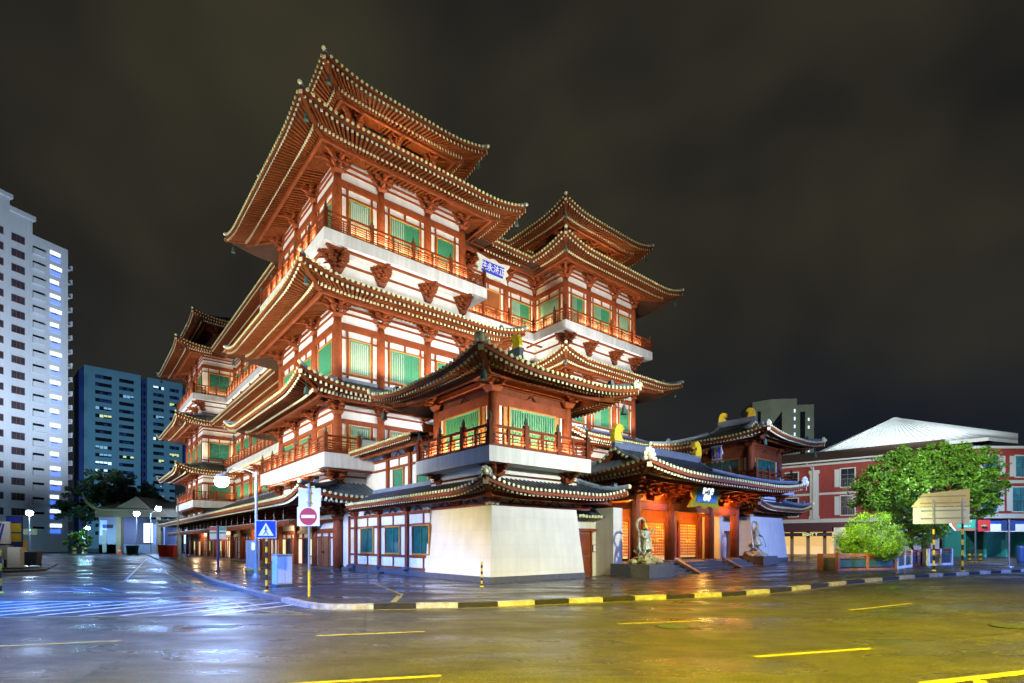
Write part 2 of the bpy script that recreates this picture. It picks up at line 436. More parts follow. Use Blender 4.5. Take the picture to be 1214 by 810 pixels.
# ------------------------------------------------------------------ windows
WM = {}
def window(root, P0, ang, w, h, kind):     # P0: bottom centre on the wall face, local -y faces out
    w = round(w,1); h = round(h,1); key = (w,h,kind)
    if key not in WM:
        f = MB(); p = MB(); s2 = MB(); t = .07
        for x0,x1,z0,z1 in ((-w/2-t,w/2+t,h,h+t),(-w/2-t,w/2+t,-t,0),(-w/2-t,-w/2,0,h),(w/2,w/2+t,0,h)):
            f.box(x0,-.10,z0,x1,.02,z1)
        mats = M['green']
        if kind == 'slats':       # green bars over a pale blind
            s2.box(-w/2,-.015,0,w/2,.0,h)
            n = max(6,int(w/.12))
            for k in range(n): 
                x = -w/2+(k+.5)*w/n; p.box(x-w/n*.17,-.05,0,x+w/n*.17,-.02,h)
            p.box(-w/2,-.07,h-.05,w/2,-.02,h); p.box(-w/2,-.07,0,w/2,-.02,.05)
            mats = (M['green'], M['greenlt'])
        elif kind == 'mixed':     # left leaf with bars, right leaf open on dark green panelling
            s2.box(-w/2,-.015,0,0,0,h)
            n = max(4,int(w/2/.12))
            for k in range(n):
                x = -w/2+(k+.5)*w/2/n; p.box(x-w/n*.11,-.06,0,x+w/n*.11,-.02,h)
            p.box(0,-.03,0,w/2,-.005,h); p.box(w*.02,-.06,h*.2,w/2,-.03,h*.23); p.box(w*.24,-.06,0,w*.27,-.03,h)
            p.box(-w/2,-.07,h-.05,w/2,-.02,h)
            for k in range(6): p.box(w*(.04+.075*k),-.05,0,w*(.055+.075*k),-.03,h)
        elif kind == 'solid':
            p.box(-w/2,-.05,0,w/2,-.005,h)
            n = max(4,int(w/.18))
            for k in range(n+1):
                x = -w/2+k*w/n; p.box(x-.012,-.065,0,x+.012,-.05,h)
        elif kind == 'glass':
            s2.box(-w/2,-.02,0,w/2,0,h); p.box(-.015,-.05,0,.015,-.02,h)
        elif kind == 'bars':      # widely spaced green bars, dark room behind
            s2.box(-w/2,-.012,0,w/2,0,h)
            n = max(8,int(w/.13))
            for k in range(n): 
                x = -w/2+(k+.5)*w/n; p.box(x-.02,-.07,0,x+.02,-.03,h)
            for a in ((-w/2,0,-w/2+.05,h),(w/2-.05,0,w/2,h),(-w/2,0,w/2,.05),(-w/2,h-.05,w/2,h)): p.box(a[0],-.08,a[1],a[2],-.02,a[3])
        bm = {'slats':M['greenlt'],'mixed':M['greenlt'],'glass':M['glass'],'bars':M['blindg']}.get(kind)
        WM[key] = (f.mesh('window', M['ochre']), p.mesh('shutter', M['green'] if kind != 'bars' else M['greenbr']), s2.mesh('pane', bm) if bm else None)
    fm, pm, sm = WM[key]
    o = link('window', fm, root, P0, ang); link('shutter', pm, o)
    if sm: link('pane', sm, o)
    return o

# ------------------------------------------------------------------ one storey of one wall face
def face(root, A, B, bays, z0, zc, kinds, base=False, rcol=.27, cols=True, top=None, sill=.9, skip_first=False, skip_last=False, wh=None, bt=.25, bh=.42, wt=1.25):
    """timber framing of a wall from A to B (outside on the right hand of A->B)"""
    A = Vector(A); B = Vector(B); d = (B-A); L = d.length; d /= L; ang = math.atan2(d.y, d.x); nn = Vector((d.y,-d.x))
    m = MB(); top = top or zc+1.5
    # local x along the wall, -y outwards
    m.box(0,-.12,zc-bt-bh,L,.0,zc-bt)
    m.box(0,-.07,zc+.30,L,0,zc+.42); m.box(0,-.08,zc+.66,L,0,zc+.8); m.box(0,-.09,zc+1.1,L,0,zc+1.3)
    m.box(0,-.10,z0,L,.0,z0+.12)
    wtop = zc-wt; zb = z0+sill
    m.box(0,-.09,wtop+.07,L,0,wtop+.17)
    m.box(0,-.09,zb-.19,L,0,zb-.07)
    x = 0; spots = [0]
    for k, w in enumerate(bays):
        ww = w*(.47 if w < 3 else .60) if wh is None else w*wh
        kd = kinds[k%len(kinds)]; c = x+w/2
        if kd == 'door':
            z_b = z0+.12
            q = A+d*c; root_o = (q.x+nn.x*.0, q.y+nn.y*.0, z_b)
            dm = MB(); h = wtop+.05-z_b
            dm.box(-ww/2-.1,-.12,0,-ww/2,0,h); dm.box(ww/2,-.12,0,ww/2+.1,0,h); dm.box(-ww/2-.1,-.12,h,ww/2+.1,0,h+.1)
            dr = dm.build('door', M['ochre'], root, root_o, ang)
            lf = MB()
            for sx in (-1,1):
                x0 = 0 if sx > 0 else -ww/2
                lf.box(x0+.02,-.06,0,x0+ww/2-.02,-.01,h)
                lf.box(x0+.08,-.08,h*.06,x0+ww/2-.08,-.06,h*.4); lf.box(x0+.08,-.08,h*.46,x0+ww/2-.08,-.06,h*.94)
            lf.build('door_leaf', M['door'], dr)
            hd = MB(); hd.ball((-.12,-.1,h*.43),.05); hd.ball((.12,-.1,h*.43),.05); hd.build('handle', M['black'], dr)
        elif kd:
            h = wtop-zb
            q = A+d*c
            window(root, (q.x,q.y,zb), ang, ww, h, kd)
        # posts next to the window and the mullion above
        for sx in (-1,1):
            if ww/2+.12 < w/2-rcol: m.box(c+sx*(ww/2+.13)-.05,-.09,z0,c+sx*(ww/2+.13)+.05,0,zc-bt-bh)
        if w >= 3: m.box(c-.06,-.08,wtop+.17,c+.06,0,zc-bt-bh)
        if base: m.box(c-.05,-.08,z0+.12,c+.05,0,zb-.19)
        x += w; spots.append(x)
    fr = m.build('timber_frame', M['timber'], root, (A.x,A.y,0), ang)
    if cols:
        for k, s in enumerate(spots):
            if (skip_first and k == 0) or (skip_last and k == len(spots)-1): continue
            q = A+d*s; column(root, q.x, q.y, z0, zc, rcol)
    return [(A+d*s, ang) for s in spots]
def column(root, u, v, z0, z1, r=.27, name='column', mt='timber', basep=False):
    key = (round(z1-z0,2), r, mt, basep)
    if key not in CM:
        m = MB(); h = z1-z0
        m.lathe((0,0,0), [(r,0),(r,h*.7),(r*.94,h*.9),(r*.8,h)] , 14)
        CM[key] = m.mesh('column', M[mt], True)
    return link(name, CM[key], root, (u,v,z0))

# ------------------------------------------------------------------ balcony: slab and railing
def offs(poly, k, closed=True):
    V2 = [Vector(p) for p in poly]; n = len(V2); out = []
    for i in range(n):
        if closed or 0 < i < n-1:
            a = (V2[i]-V2[i-1]).normalized(); c = (V2[(i+1)%n]-V2[i]).normalized()
            n1 = Vector((a.y,-a.x)); n2 = Vector((c.y,-c.x)); q = V2[i]+(n1+n2)*k/(1+n1.dot(n2))
        elif i == 0:
            c = (V2[1]-V2[0]).normalized(); q = V2[0]+Vector((c.y,-c.x))*k
        else:
            a = (V2[-1]-V2[-2]).normalized(); q = V2[-1]+Vector((a.y,-a.x))*k
        out.append(q)
    return out
def railing(root, pts, z, h=1.12, sp=1.35, name='railing', big=2, tall=.0, first=True, last=True):
    m = MB(); fin = MB()
    for A, B in zip(pts[:-1], pts[1:]):
        d = (B-A); L = d.length; d /= L; nseg = max(1, int(round(L/sp)))
        for zz, w, hh in ((h-.06,.11,.11),(h-.32,.07,.07),(h-.48,.05,.045),(h-.61,.05,.045),(h-.74,.05,.045),(h-.87,.05,.045),(.07,.09,.12)):
            m.beam((A.x,A.y,z+zz),(B.x,B.y,z+zz), w, hh)
        for k in range(nseg+1):
            q = A+d*L*k/nseg
            if k % big == 0 or k == nseg:
                m.box(q.x-.1,q.y-.1,z-.02,q.x+.1,q.y+.1,z+h+.14)
                fin.lathe((q.x,q.y,z+h+.14), [(.05,0),(.07,.05),(.085,.12),(.06,.22),(.01,.34)], 7)
            else: m.box(q.x-.06,q.y-.06,z,q.x+.06,q.y+.06,z+h-.02)
        # small uprights in the lattice
        nn_ = nseg*2
        for k in range(nn_):
            q = A+d*L*(k+.5)/nn_; m.box(q.x-.025,q.y-.025,z+.1,q.x+.025,q.y+.025,z+h-.3)
    r = m.build(name, M['timber'], root)
    fin.build('finial', M['teal'], r)
    return r
def slab(root, pts_in, pts_out, z0, z1, name='balcony'):
    m = MB()
    for i in range(len(pts_in)-1):
        a, b2, c, d = pts_out[i], pts_out[i+1], pts_in[i+1], pts_in[i]
        m.prism([(a.x,a.y),(b2.x,b2.y),(c.x,c.y),(d.x,d.y)], z0, z1)
    return m.build(name, M['slab'], root)
# ------------------------------------------------------------------ the temple
T = thing('temple', 'great five-tiered red and white temple with sweeping tiled eaves and floodlit balconies', 'temple', W(0,0), TH)
TW, TD, TL, REC, RL = 9.09, 11.06, 54.2, 3.9, 3.6
UR = 19.63; UE = 28.72; VF = 43.16
OUT = [(0,0),(TW,0),(TW,REC),(UR,REC),(UR,0),(UE,0),(UE,TD),(UE-RL,TD),(UE-RL,VF),(UE,VF),(UE,TL),(0,TL),(0,VF),(RL,VF),(RL,TD),(0,TD)]
DET = {0,2,3,4,11,12,13,15}
wl = MB(); wl.prism(OUT, 0, 25.95)
wl.prism([(.02,TD-.2),(RL+.1,TD-.2),(RL+.1,VF+.2),(.02,VF+.2)], 0, 4.9)
wl.build('wall', M['plaster'], T)
up = MB()
INS = 1.8
for (a,b2,c,d) in ((0,0,TW,TD),(UR,0,UE,TD),(0,VF,TW,TL)):
    up.box(a+INS,b2+INS,25.5,c-INS,d-INS,29.3)
    for z in (27.0,28.2):
        up.box(a+INS-.1,b2+INS-.1,z,c-INS+.1,d-INS+.1,z+.3)
    for x in (a+INS,c-INS):
        for y in (b2+INS,d-INS): up.lathe((x,y,26.), [(.24,0),(.24,2.6)],10)
up.box(7.5,9.1,25.5,21.2,45,29.3); up.box(7.4,9.0,28.2,21.3,45.1,28.5)
up.build('attic_wall', M['timber'], T)

# roofs, from the top down
for (a,b2,c,d,dd) in ((0,0,TW,TD,{0,3,1}),(UR,0,UE,TD,{0,3,1}),(0,VF,TW,TL,{0,3})):
    eave(T, [(a+INS,b2+INS),(c-INS,b2+INS),(c-INS,d-INS),(a+INS,d-INS)], 3.1, 1.9, 29.3, .62, 31.6, detail=dd, D=3.4, sp=.31)
    m = MB(); m.box((a+c)/2-.25,b2+INS+1.2,31.3,(a+c)/2+.25,d-INS-1.2,32.3); m.build('ridge', M['tile_lt'], T)
eave(T, [(7.5,9.1),(21.2,9.1),(21.2,45),(7.5,45)], 3.1, 3., 29.3, .5, 32.4, detail={0,3}, bells=False)
m = MB(); m.box(14.1,12,31.2,14.6,42,33.2); m.build('ridge', M['tile_lt'], T)
eave(T, OUT, 3.25, INS, 24.93, .66, 26.75, detail=DET|{1}, D=3.4, sp=.31)
eave(T, OUT, 3.25, 0, 16.2, .66, 17.62, detail=DET|{1}, D=3.4, sp=.31)
eave(T, [(0,0),(TW,0),(TW,TD),(0,TD)], 3.25, 0, 10.33, .7, 11.62, detail={0,3,1}, D=3.4, sp=.3)
eave(T, [(UR,0),(UE,0),(UE,TD),(UR,TD)], 3.25, 0, 10.33, .7, 11.62, detail={0,3}, D=3.4, sp=.3)
eave(T, [(0,VF),(TW,VF),(TW,TL),(0,TL)], 3.25, 0, 10.33, .7, 11.62, detail={0,3}, D=3.4, sp=.3)
eave(T, [(0,0),(UE,0),(UE,TL),(0,TL)], 3.25, 3.5, 4.28, .55, 6.92, detail={0,3}, D=3.2, sp=.3, cap=True)

# storeys
FB = [2.83,3.43,2.83]; RB = [3.36,3.82,3.36]; LB = [TD/3]*3; QB = [(VF-TD)/8]*8; GB = [(TL-VF)/3]*3
farbr = MB()
def put_brackets(spots, z, reach, levels, h, first_corner=False, last_skip=False, spread=.5, first_skip=False, mids=False):
    n = len(spots)
    for k, (q, ang) in enumerate(spots):
        if k == 0 and first_skip: continue
        if k == n-1 and last_skip: continue
        corner = (k == 0 and first_corner)
        if q.y > 13:
            key = (reach, levels, h, corner, spread)
            if key not in BR: BR[key] = bracket_mesh(*key)
            me = BR[key]; c, s = math.cos(ang), math.sin(ang)
            farbr.add([(q.x+v.co.x*c-v.co.y*s, q.y+v.co.x*s+v.co.y*c, z+v.co.z) for v in me.vertices], [tuple(p.vertices) for p in me.polygons])
        else: bracket(T, q.x, q.y, z, ang, reach, levels, h, corner, spread)
P_ = {'f': ((0,0),(TW,0),FB), 'r': ((TW,REC),(UR,REC),RB), 's': ((UR,REC),(UR,0),[REC]), 'g': ((UR,0),(UE,0),FB),
      'l': ((0,TD),(0,0),LB), 'q': ((RL,VF),(RL,TD),QB), 'h': ((0,VF),(RL,VF),[RL]), 'x': ((0,TL),(0,VF),GB), 'e': ((TW,0),(TW,REC),[REC])}
# top storey
z0, zc = 19.87, 24.1
kin = {'f':['slats','mixed','solid'],'r':['mixed','door','mixed'],'s':['slats'],'g':['mixed','mixed','slats'],'l':['solid'],'q':['solid'],'h':['glass'],'x':['solid'],'e':['slats']}
for k, (A,B,bays) in P_.items():
    sp_ = face(T, A, B, bays, z0, zc, kin[k], sill=.85, skip_last=(k in 'lsx'), skip_first=(k in 'rqehs'), cols=(k != 'e'))
    if k != 'e': put_brackets(sp_, zc, 1.7, 4, 1.42, spread=.8, first_corner=(k in 'fg'), last_skip=(k in 'lsxh'), first_skip=(k in 'qsh'))
# second storey
z0, zc = 11.6, 15.4
kin.update({'f':['slats','mixed','solid'],'g':['mixed','mixed','solid'],'r':['mixed','mixed','mixed']})
for k, (A,B,bays) in P_.items():
    if k == 'q':
        sp_ = face(T, A, B, bays, 10.95, zc, ['solid','solid'], sill=.25, skip_first=True)
    else: sp_ = face(T, A, B, bays, z0, zc, kin[k], sill=.6, skip_last=(k in 'lsx'), skip_first=(k in 'rqehs'), cols=(k != 'e'))
    if k != 'e': put_brackets(sp_, zc, 1.7, 4, 1.42, spread=.8, first_corner=(k in 'fg'), last_skip=(k in 'lsxh'), first_skip=(k in 'qsh'))
# first storey
z0, zc = 6.95, 9.5
for k in 'fglxhq':
    A,B,bays = P_[k]
    sp_ = face(T, A, B, bays, z0, zc, ['slats','slats','slats'] if k in 'f' else (['solid','solid','door'] if k == 'l' else ['solid']), sill=.45, skip_last=(k in 'lx'), skip_first=(k in 'qh'), bt=.2, bh=.28, wt=.55, base=(k == 'q'))
    if k != 'q': put_brackets(sp_, zc, 1.5, 4, 1.1, first_corner=(k in 'fg'), last_skip=(k in 'lxh'), first_skip=(k == 'h'))
farbr.build('bracket_set', M['timber'], T)['kind'] = 'stuff'
FARBR = farbr

# balconies
def balcony(pts, z1, th, over, rail=True, h=1.12, trim=None, **kw):
    q = offs(pts, over, closed=False); pin = [Vector(p) for p in pts]
    if kw.pop('ext0', False): d = (pin[0]-pin[1]).normalized(); q[0] = q[0]+d*over; pin[0] = pin[0]+d*over
    if kw.pop('ext1', False): d = (pin[-1]-pin[-2]).normalized(); q[-1] = q[-1]+d*over; pin[-1] = pin[-1]+d*over
    s = slab(T, pin, q, z1-th, z1)
    if rail: railing(s, offs(pts, over-.14, closed=False) if not kw.get('rp') else kw['rp'], z1, h)
    return s, q
balcony([(0,TD+1.2),(0,0),(TW,0),(TW,REC),(UR,REC),(UR,0),(UE,0),(UE,TD)], 19.87, .71, 1.29)
balcony([(-.0,TL+1.),(0,VF),(RL,VF),(RL,TD)], 19.87, .71, 1.29)
balcony([(RL,VF-.01),(RL,TD)], 10.95, .62, 1.5)
s, q = balcony([(0,TD+1.),(0,0),(TW,0)], 6.95, .85, 1.29, rail=False)
railing(s, [Vector((-1.15,TD+1)),Vector((-1.15,-1.15)),Vector((.85,-1.15))], 6.95, 1.05)
balcony([(0,TL+1.),(0,VF),(RL,VF)], 6.95, .85, 1.29)
# brackets below the balcony slabs (small sets) and the red sill band under them
def under(A, B, bays, z, corner=False, skip=(), h=.95, reach=1.0):
    A = Vector(A); B = Vector(B); d = (B-A); L = d.length; d /= L; ang = math.atan2(d.y,d.x)
    m = MB(); m.box(0,-.1,z-.42,L,.0,z-.22); m.box(0,-.06,z+h*.55,L,0,z+h*.7); m.box(-.9,-1.02,z+h-.08,L+.3,-.88,z+h+.045)
    m.build('timber_frame', M['timber'], T, (A.x,A.y,0), ang)
    x = 0; S_ = [(A, ang)]
    for w in bays: x += w; S_.append((A+d*x, ang))
    return S_
far2 = MB(); farbr = far2
for k, lastskip, cf in (('f',False,True),('r',True,False),('s',True,False),('g',False,True),('l',True,False),('q',False,False),('h',True,False),('x',False,False)):
    A,B,bays = P_[k]
    S_ = under(A,B,bays,18.15)
    put_brackets(S_, 18.1, 1.05, 4, 1.04, first_corner=cf, last_skip=lastskip, first_skip=(k in 'qsh'), spread=.56)
for k in 'lfx':
    A,B,bays = P_[k]
    S_ = under(A,B,bays,5.35, h=.7)
    put_brackets(S_, 5.25, .95, 3, .82, first_corner=(k == 'f'), last_skip=(k == 'l'), spread=.55)
A,B,bays = P_['q']; S_ = under(A,B,bays,9.45); put_brackets(S_, 9.5, 1.0, 3, .8, first_skip=True)
far2.build('bracket_set', M['timber'], T)['kind'] = 'stuff'
# white infill over the wing roof, to the right of the railing
m = MB(); m.box(1.0,-1.22,6.95,TW+1.2,-1.08,7.95); m.build('parapet', M['slab'], T)

# attic brackets under the top roofs
for (a,b2,c,d) in ((0,0,TW,TD),(UR,0,UE,TD)):
    for (x,y,ang,co) in ((a+INS,b2+INS,0,True),(c-INS,b2+INS,0,False),(a+INS,d-INS,-PI/2,False),((a+c)/2,b2+INS,0,False)):
        bracket(T, x, y, 28.3, ang, 1.3, 3, .95, co)
bracket(T, INS, VF+INS, 28.3, 0, 1.3, 3, .95, True)

# ground floor of the long side
A = (0,TL); gb = GB+QB+LB
kinds = []
gm = MB(); dk = MB(); lit = MB(); lite = MB(); dor = MB(); wht = MB()
spots = [0]; x = 0
for w in gb: x += w; spots.append(x)
L = TL
# local frame: x along from (0,TL) towards the corner, -y outwards
gm.box(0,-.1,2.35,L,0,2.62); gm.box(0,-.08,3.0,L,0,3.2); gm.box(0,-.1,3.5,L,0,3.7); gm.box(0,-.08,.18,L,0,.3)
gm.box(0,-.06,4.0,L,0,4.1)
for i, w in enumerate(gb):
    s0 = spots[i]; n = 4 if w > 3.8 else 3
    for j in range(1, n): gm.box(s0+w*j/n-.07,-.09,.2,s0+w*j/n+.07,0,2.4)
    gm.box(s0,-.07,2.0,s0+w,0,2.1)
    for j in range(n):
        a, b2 = s0+w*j/n+.09+(.2 if j == 0 else 0), s0+w*(j+1)/n-.09-(.2 if j == n-1 else 0)
        t = (i*3+j*2) % 7
        if i == len(gb)-1 and j >= 1: continue
        if t in (0,3): dk.box(a,-.03,.3,b2,-.005,2.0)
        elif t in (1,): lit.box(a,-.03,.3,b2,-.005,2.0)
        elif t == 5: lite.box(a,-.03,.9,b2,-.005,2.0)
        elif t in (2,): dor.box(a,-.05,.25,b2,-.005,2.0)
        if t in (4,5): gm.box(a,-.06,.8,b2,-.03,.86)
ga = -PI/2
g_ = gm.build('timber_frame', M['timber'], T, (0,TL,0), ga)
for o_ in dk.build('window', M['win_dk'], T, (0,TL,0), ga, split=True): o_['label'] = 'dark shop window of the ground floor'
for o_ in lit.build('window', M['lit_warm'], T, (0,TL,0), ga, split=True): o_['label'] = 'warmly lit shop window of the ground floor'
lite.build('window', M['lit_yel'], T, (0,TL,0), ga, split=True)
dor.build('door', M['door'], T, (0,TL,0), ga, split=True)
# wooden double door beside the corner column
face_door = MB()
for a, b2 in ((1.05,2.05),(2.12,3.12)):
    face_door.box(TL-b2,-.09,.25,TL-a,-.02,2.15)
for fd in face_door.build('door', M['door'], T, (0,TL,0), ga, split=True): fd['label'] = 'tall brown door leaf beside the corner column'
m = MB(); m.ball((TL-1.95,-.13,1.15),.06); m.ball((TL-2.22,-.13,1.15),.06); m.build('door_handle', M['black'], T, (0,TL,0), ga, split=True)
for s in spots: column(T, 0, TL-s, .2, 3.16, .27)
for s in spots[-5:]:
    bracket(T, 0, TL-s, 3.16, 0 if s > TL-.1 else ga, 1.35, 3, 1.0, corner=(s > TL-.1))
fb3 = MB()
for s in spots[:-5]:
    me = BR[(1.35,3,1.0,False,.5)]; c, s_ = math.cos(ga), math.sin(ga)
    fb3.add([(v.co.x*c-v.co.y*s_, TL-s+v.co.x*s_+v.co.y*c, 3.16+v.co.z) for v in me.vertices], [tuple(p.vertices) for p in me.polygons])
fb3.build('bracket_set', M['timber'], T)['kind'] = 'stuff'
m = MB(); m.box(-.35,-.3,0,-.0,TL+.5,.2); m.box(-.9,-.2,0,-.36,TL,.1); m.build('plinth', M['plinth'], T)
# low canopy hung on rods below the long eave
cp = MB(); cp.box(-2.1,2.2,3.02,-.12,TL+2,3.08); cp.box(-2.16,2.2,2.84,-2.1,TL+2,3.12)
for k in range(150): cp.cyl((-2.13,2.3+k*.36,2.86),(-2.19,2.3+k*.36,2.86),.12,n=8)
can = cp.build('canopy', M['timber'], T)
rd = MB()
for k in range(26): y = 3.9+k*2.05; rd.cyl((-2.0,y,3.1),(-2.0,y,4.25),.025,n=6)
rd.build('hanger_rods', M['steel'], can)
m = MB(); m.box(-2.2,2.2,3.13,-2.05,TL+2,3.17); m.build('edge_trim', M['steel'], can)

# name board on the recessed front
def board(root, w, h, loc, rot, txt, inner, frame, tmat, size, name='plaque', label=None, vert=False, scallop=True):
    m = MB(); pts = []
    n = 40
    for k in range(n):
        a = 2*PI*k/n; cx = math.cos(a); cz = math.sin(a)
        f = 1/max(abs(cx), abs(cz)); r = 1+(.10*math.cos(8*a) if scallop else 0)
        pts.append((cx*f*(w/2)*r, cz*f*(h/2)*r))
    m.plate(pts, -.06, .06)
    o = m.build(name, frame, root, loc, 0); o.rotation_euler = rot
    if label: o['label'] = label
    m = MB(); m.box(-w*.36,-.10,-h*.3,w*.36,-.06,h*.3); m.build('panel', inner, o)
    text(txt, size, tmat, o, (0,-.105,0), (PI/2,0,0), 'lettering', ext=.003, bold=.012)
    return o
board(T, 3.0, 1.35, (13.5,2.15,23.65), (.25,0,0), '住永法正', M['blue'], M['orn'], M['white'], .62, label='scalloped white-framed name board with white characters on blue')
M['blue_pale'] = mat('pale_blue_enamel', (.10,.30,.55), .4, var=.2)
# ------------------------------------------------------------------ gabled upper roofs, horned ridge ends
def horn(root, loc, rot, s=1., name='ridge_ornament'):     # golden curled fish-tail that closes a ridge
    pts = [(-.42,0),(-.50,.35),(-.46,.75),(-.28,1.08),(0,1.22),(.30,1.15),(.52,.92),(.46,.86),(.28,.92),(.36,.72),(.2,.76),(.12,.62),(.28,.42),(.34,.2),(.36,0)]
    m = MB(); m.plate([(x*s,z*s) for x,z in pts], -.16*s, .16*s)
    for k in range(6): 
        a = PI*(1.05-.2*k); m.ball((math.cos(a)*.42*s-.02, 0, (.62+math.sin(a)*.5)*s), .1*s, 6)
    m.ball((.3*s,-.17*s,1.0*s),.05*s,6); m.ball((.3*s,.17*s,1.0*s),.05*s,6)
    return m.build(name, M['gold'], root, loc, rot)
def gable_top(root, x0, x1, y0, y1, zb, zr, axis, over=.45, sp=.25, orn=1., ornname='ridge_ornament'):
    """upper gabled part of a roof; ridge runs along axis"""
    rf, en, rg, gb = MB(), MB(), MB(), MB()
    sw = (axis == 'y')
    a0, a1, b0, b1 = (y0,y1,x0,x1) if sw else (x0,x1,y0,y1)    # a along the ridge
    Q = lambda a, b, z: (b,a,z) if sw else (a,b,z)
    mid = (b0+b1)/2; half = (b1-b0)/2
    def Z(t): return zb+(zr-zb)*(.62*t+.38*t*t)
    for sg in (-1,1):
        rows = []
        for j in range(6):
            t = j/5.; rows.append([Q(a, mid+sg*half*(1-t), Z(t)) for a in (a0-over,(a0+a1)/2,a1+over)])
        if (sg > 0) != sw: rows = rows[::-1]
        rf.grid(rows)
        n = int((a1-a0+2*over)/sp)
        for k in range(n+1):
            a = a0-over+(a1-a0+2*over)*k/n; rr_ = []
            for j in range(6):
                t = j/5.; z = Z(t); b = mid+sg*half*(1-t)
                rr_.append([Q(a-.065,b,z-.01),Q(a-.04,b,z+.06),Q(a+.04,b,z+.06),Q(a+.065,b,z-.01)])
            rf.grid(rr_)
        # barge boards with tile ends
        for e, ae in ((-1,a0-over),(1,a1+over)):
            for j in range(5):
                t0, t1 = j/5., (j+1)/5.
                gb.beam(Q(ae-e*.1, mid+sg*half*(1-t0), Z(t0)-.14), Q(ae-e*.1, mid+sg*half*(1-t1), Z(t1)-.14), .08, .24)
            nn_ = max(3, int(half/.24))
            for j in range(nn_):
                t = (j+.5)/nn_; q0 = Q(ae, mid+sg*half*(1-t), Z(t)+.02); q1 = Q(ae+e*.06, mid+sg*half*(1-t), Z(t)+.02)
                en.cyl(q0, q1, .085, n=8)
        rg.tube([Q(a0-over+.15, mid+sg*half*(1-j/5.), Z(j/5.)+.1) for j in range(6)], .09, 6)
        rg.tube([Q(a1+over-.15, mid+sg*half*(1-j/5.), Z(j/5.)+.1) for j in range(6)], .09, 6)
    for ae in (a0, a1):
        v = [Q(ae,b0,zb-.1),Q(ae,b1,zb-.1),Q(ae,mid+half*.5,Z(.5)-.08),Q(ae,mid,zr-.1),Q(ae,mid-half*.5,Z(.5)-.08)]
        gb.add(v, [(0,1,2,3,4)])
    rg.beam(Q(a0-over,mid,zr+.16), Q(a1+over,mid,zr+.16), .22, .34)
    rg.beam(Q(a0-over,mid,zr+.36), Q(a1+over,mid,zr+.36), .3, .07)
    r = rf.build('roof', M['tile'], root); en.build('tile_ends', M['tend'], r); rg.build('ridge', M['tile_md'], r); gb.build('gable_board', M['timber'], r)
    z = zr+.3
    horn(r, Q(a0-over+.35,mid,z), (PI/2 if sw else 0), orn, ornname); horn(r, Q(a1+over-.35,mid,z), (-PI/2 if sw else PI), orn, ornname)
    return r
def strut(m, x, y, z, ax=(1,0), s=1.):   # curved inverted-V strut between the columns
    for sg in (-1,1):
        p = [(x+ax[0]*sg*t*.34*s, y+ax[1]*sg*t*.34*s, z+(.30*(1-t)**1.6)*s) for t in (0.05,.3,.55,.8,1.)]
        m.tube(p+[(x+ax[0]*sg*.42*s, y+ax[1]*sg*.42*s, z+.05*s)], .035*s, 5)

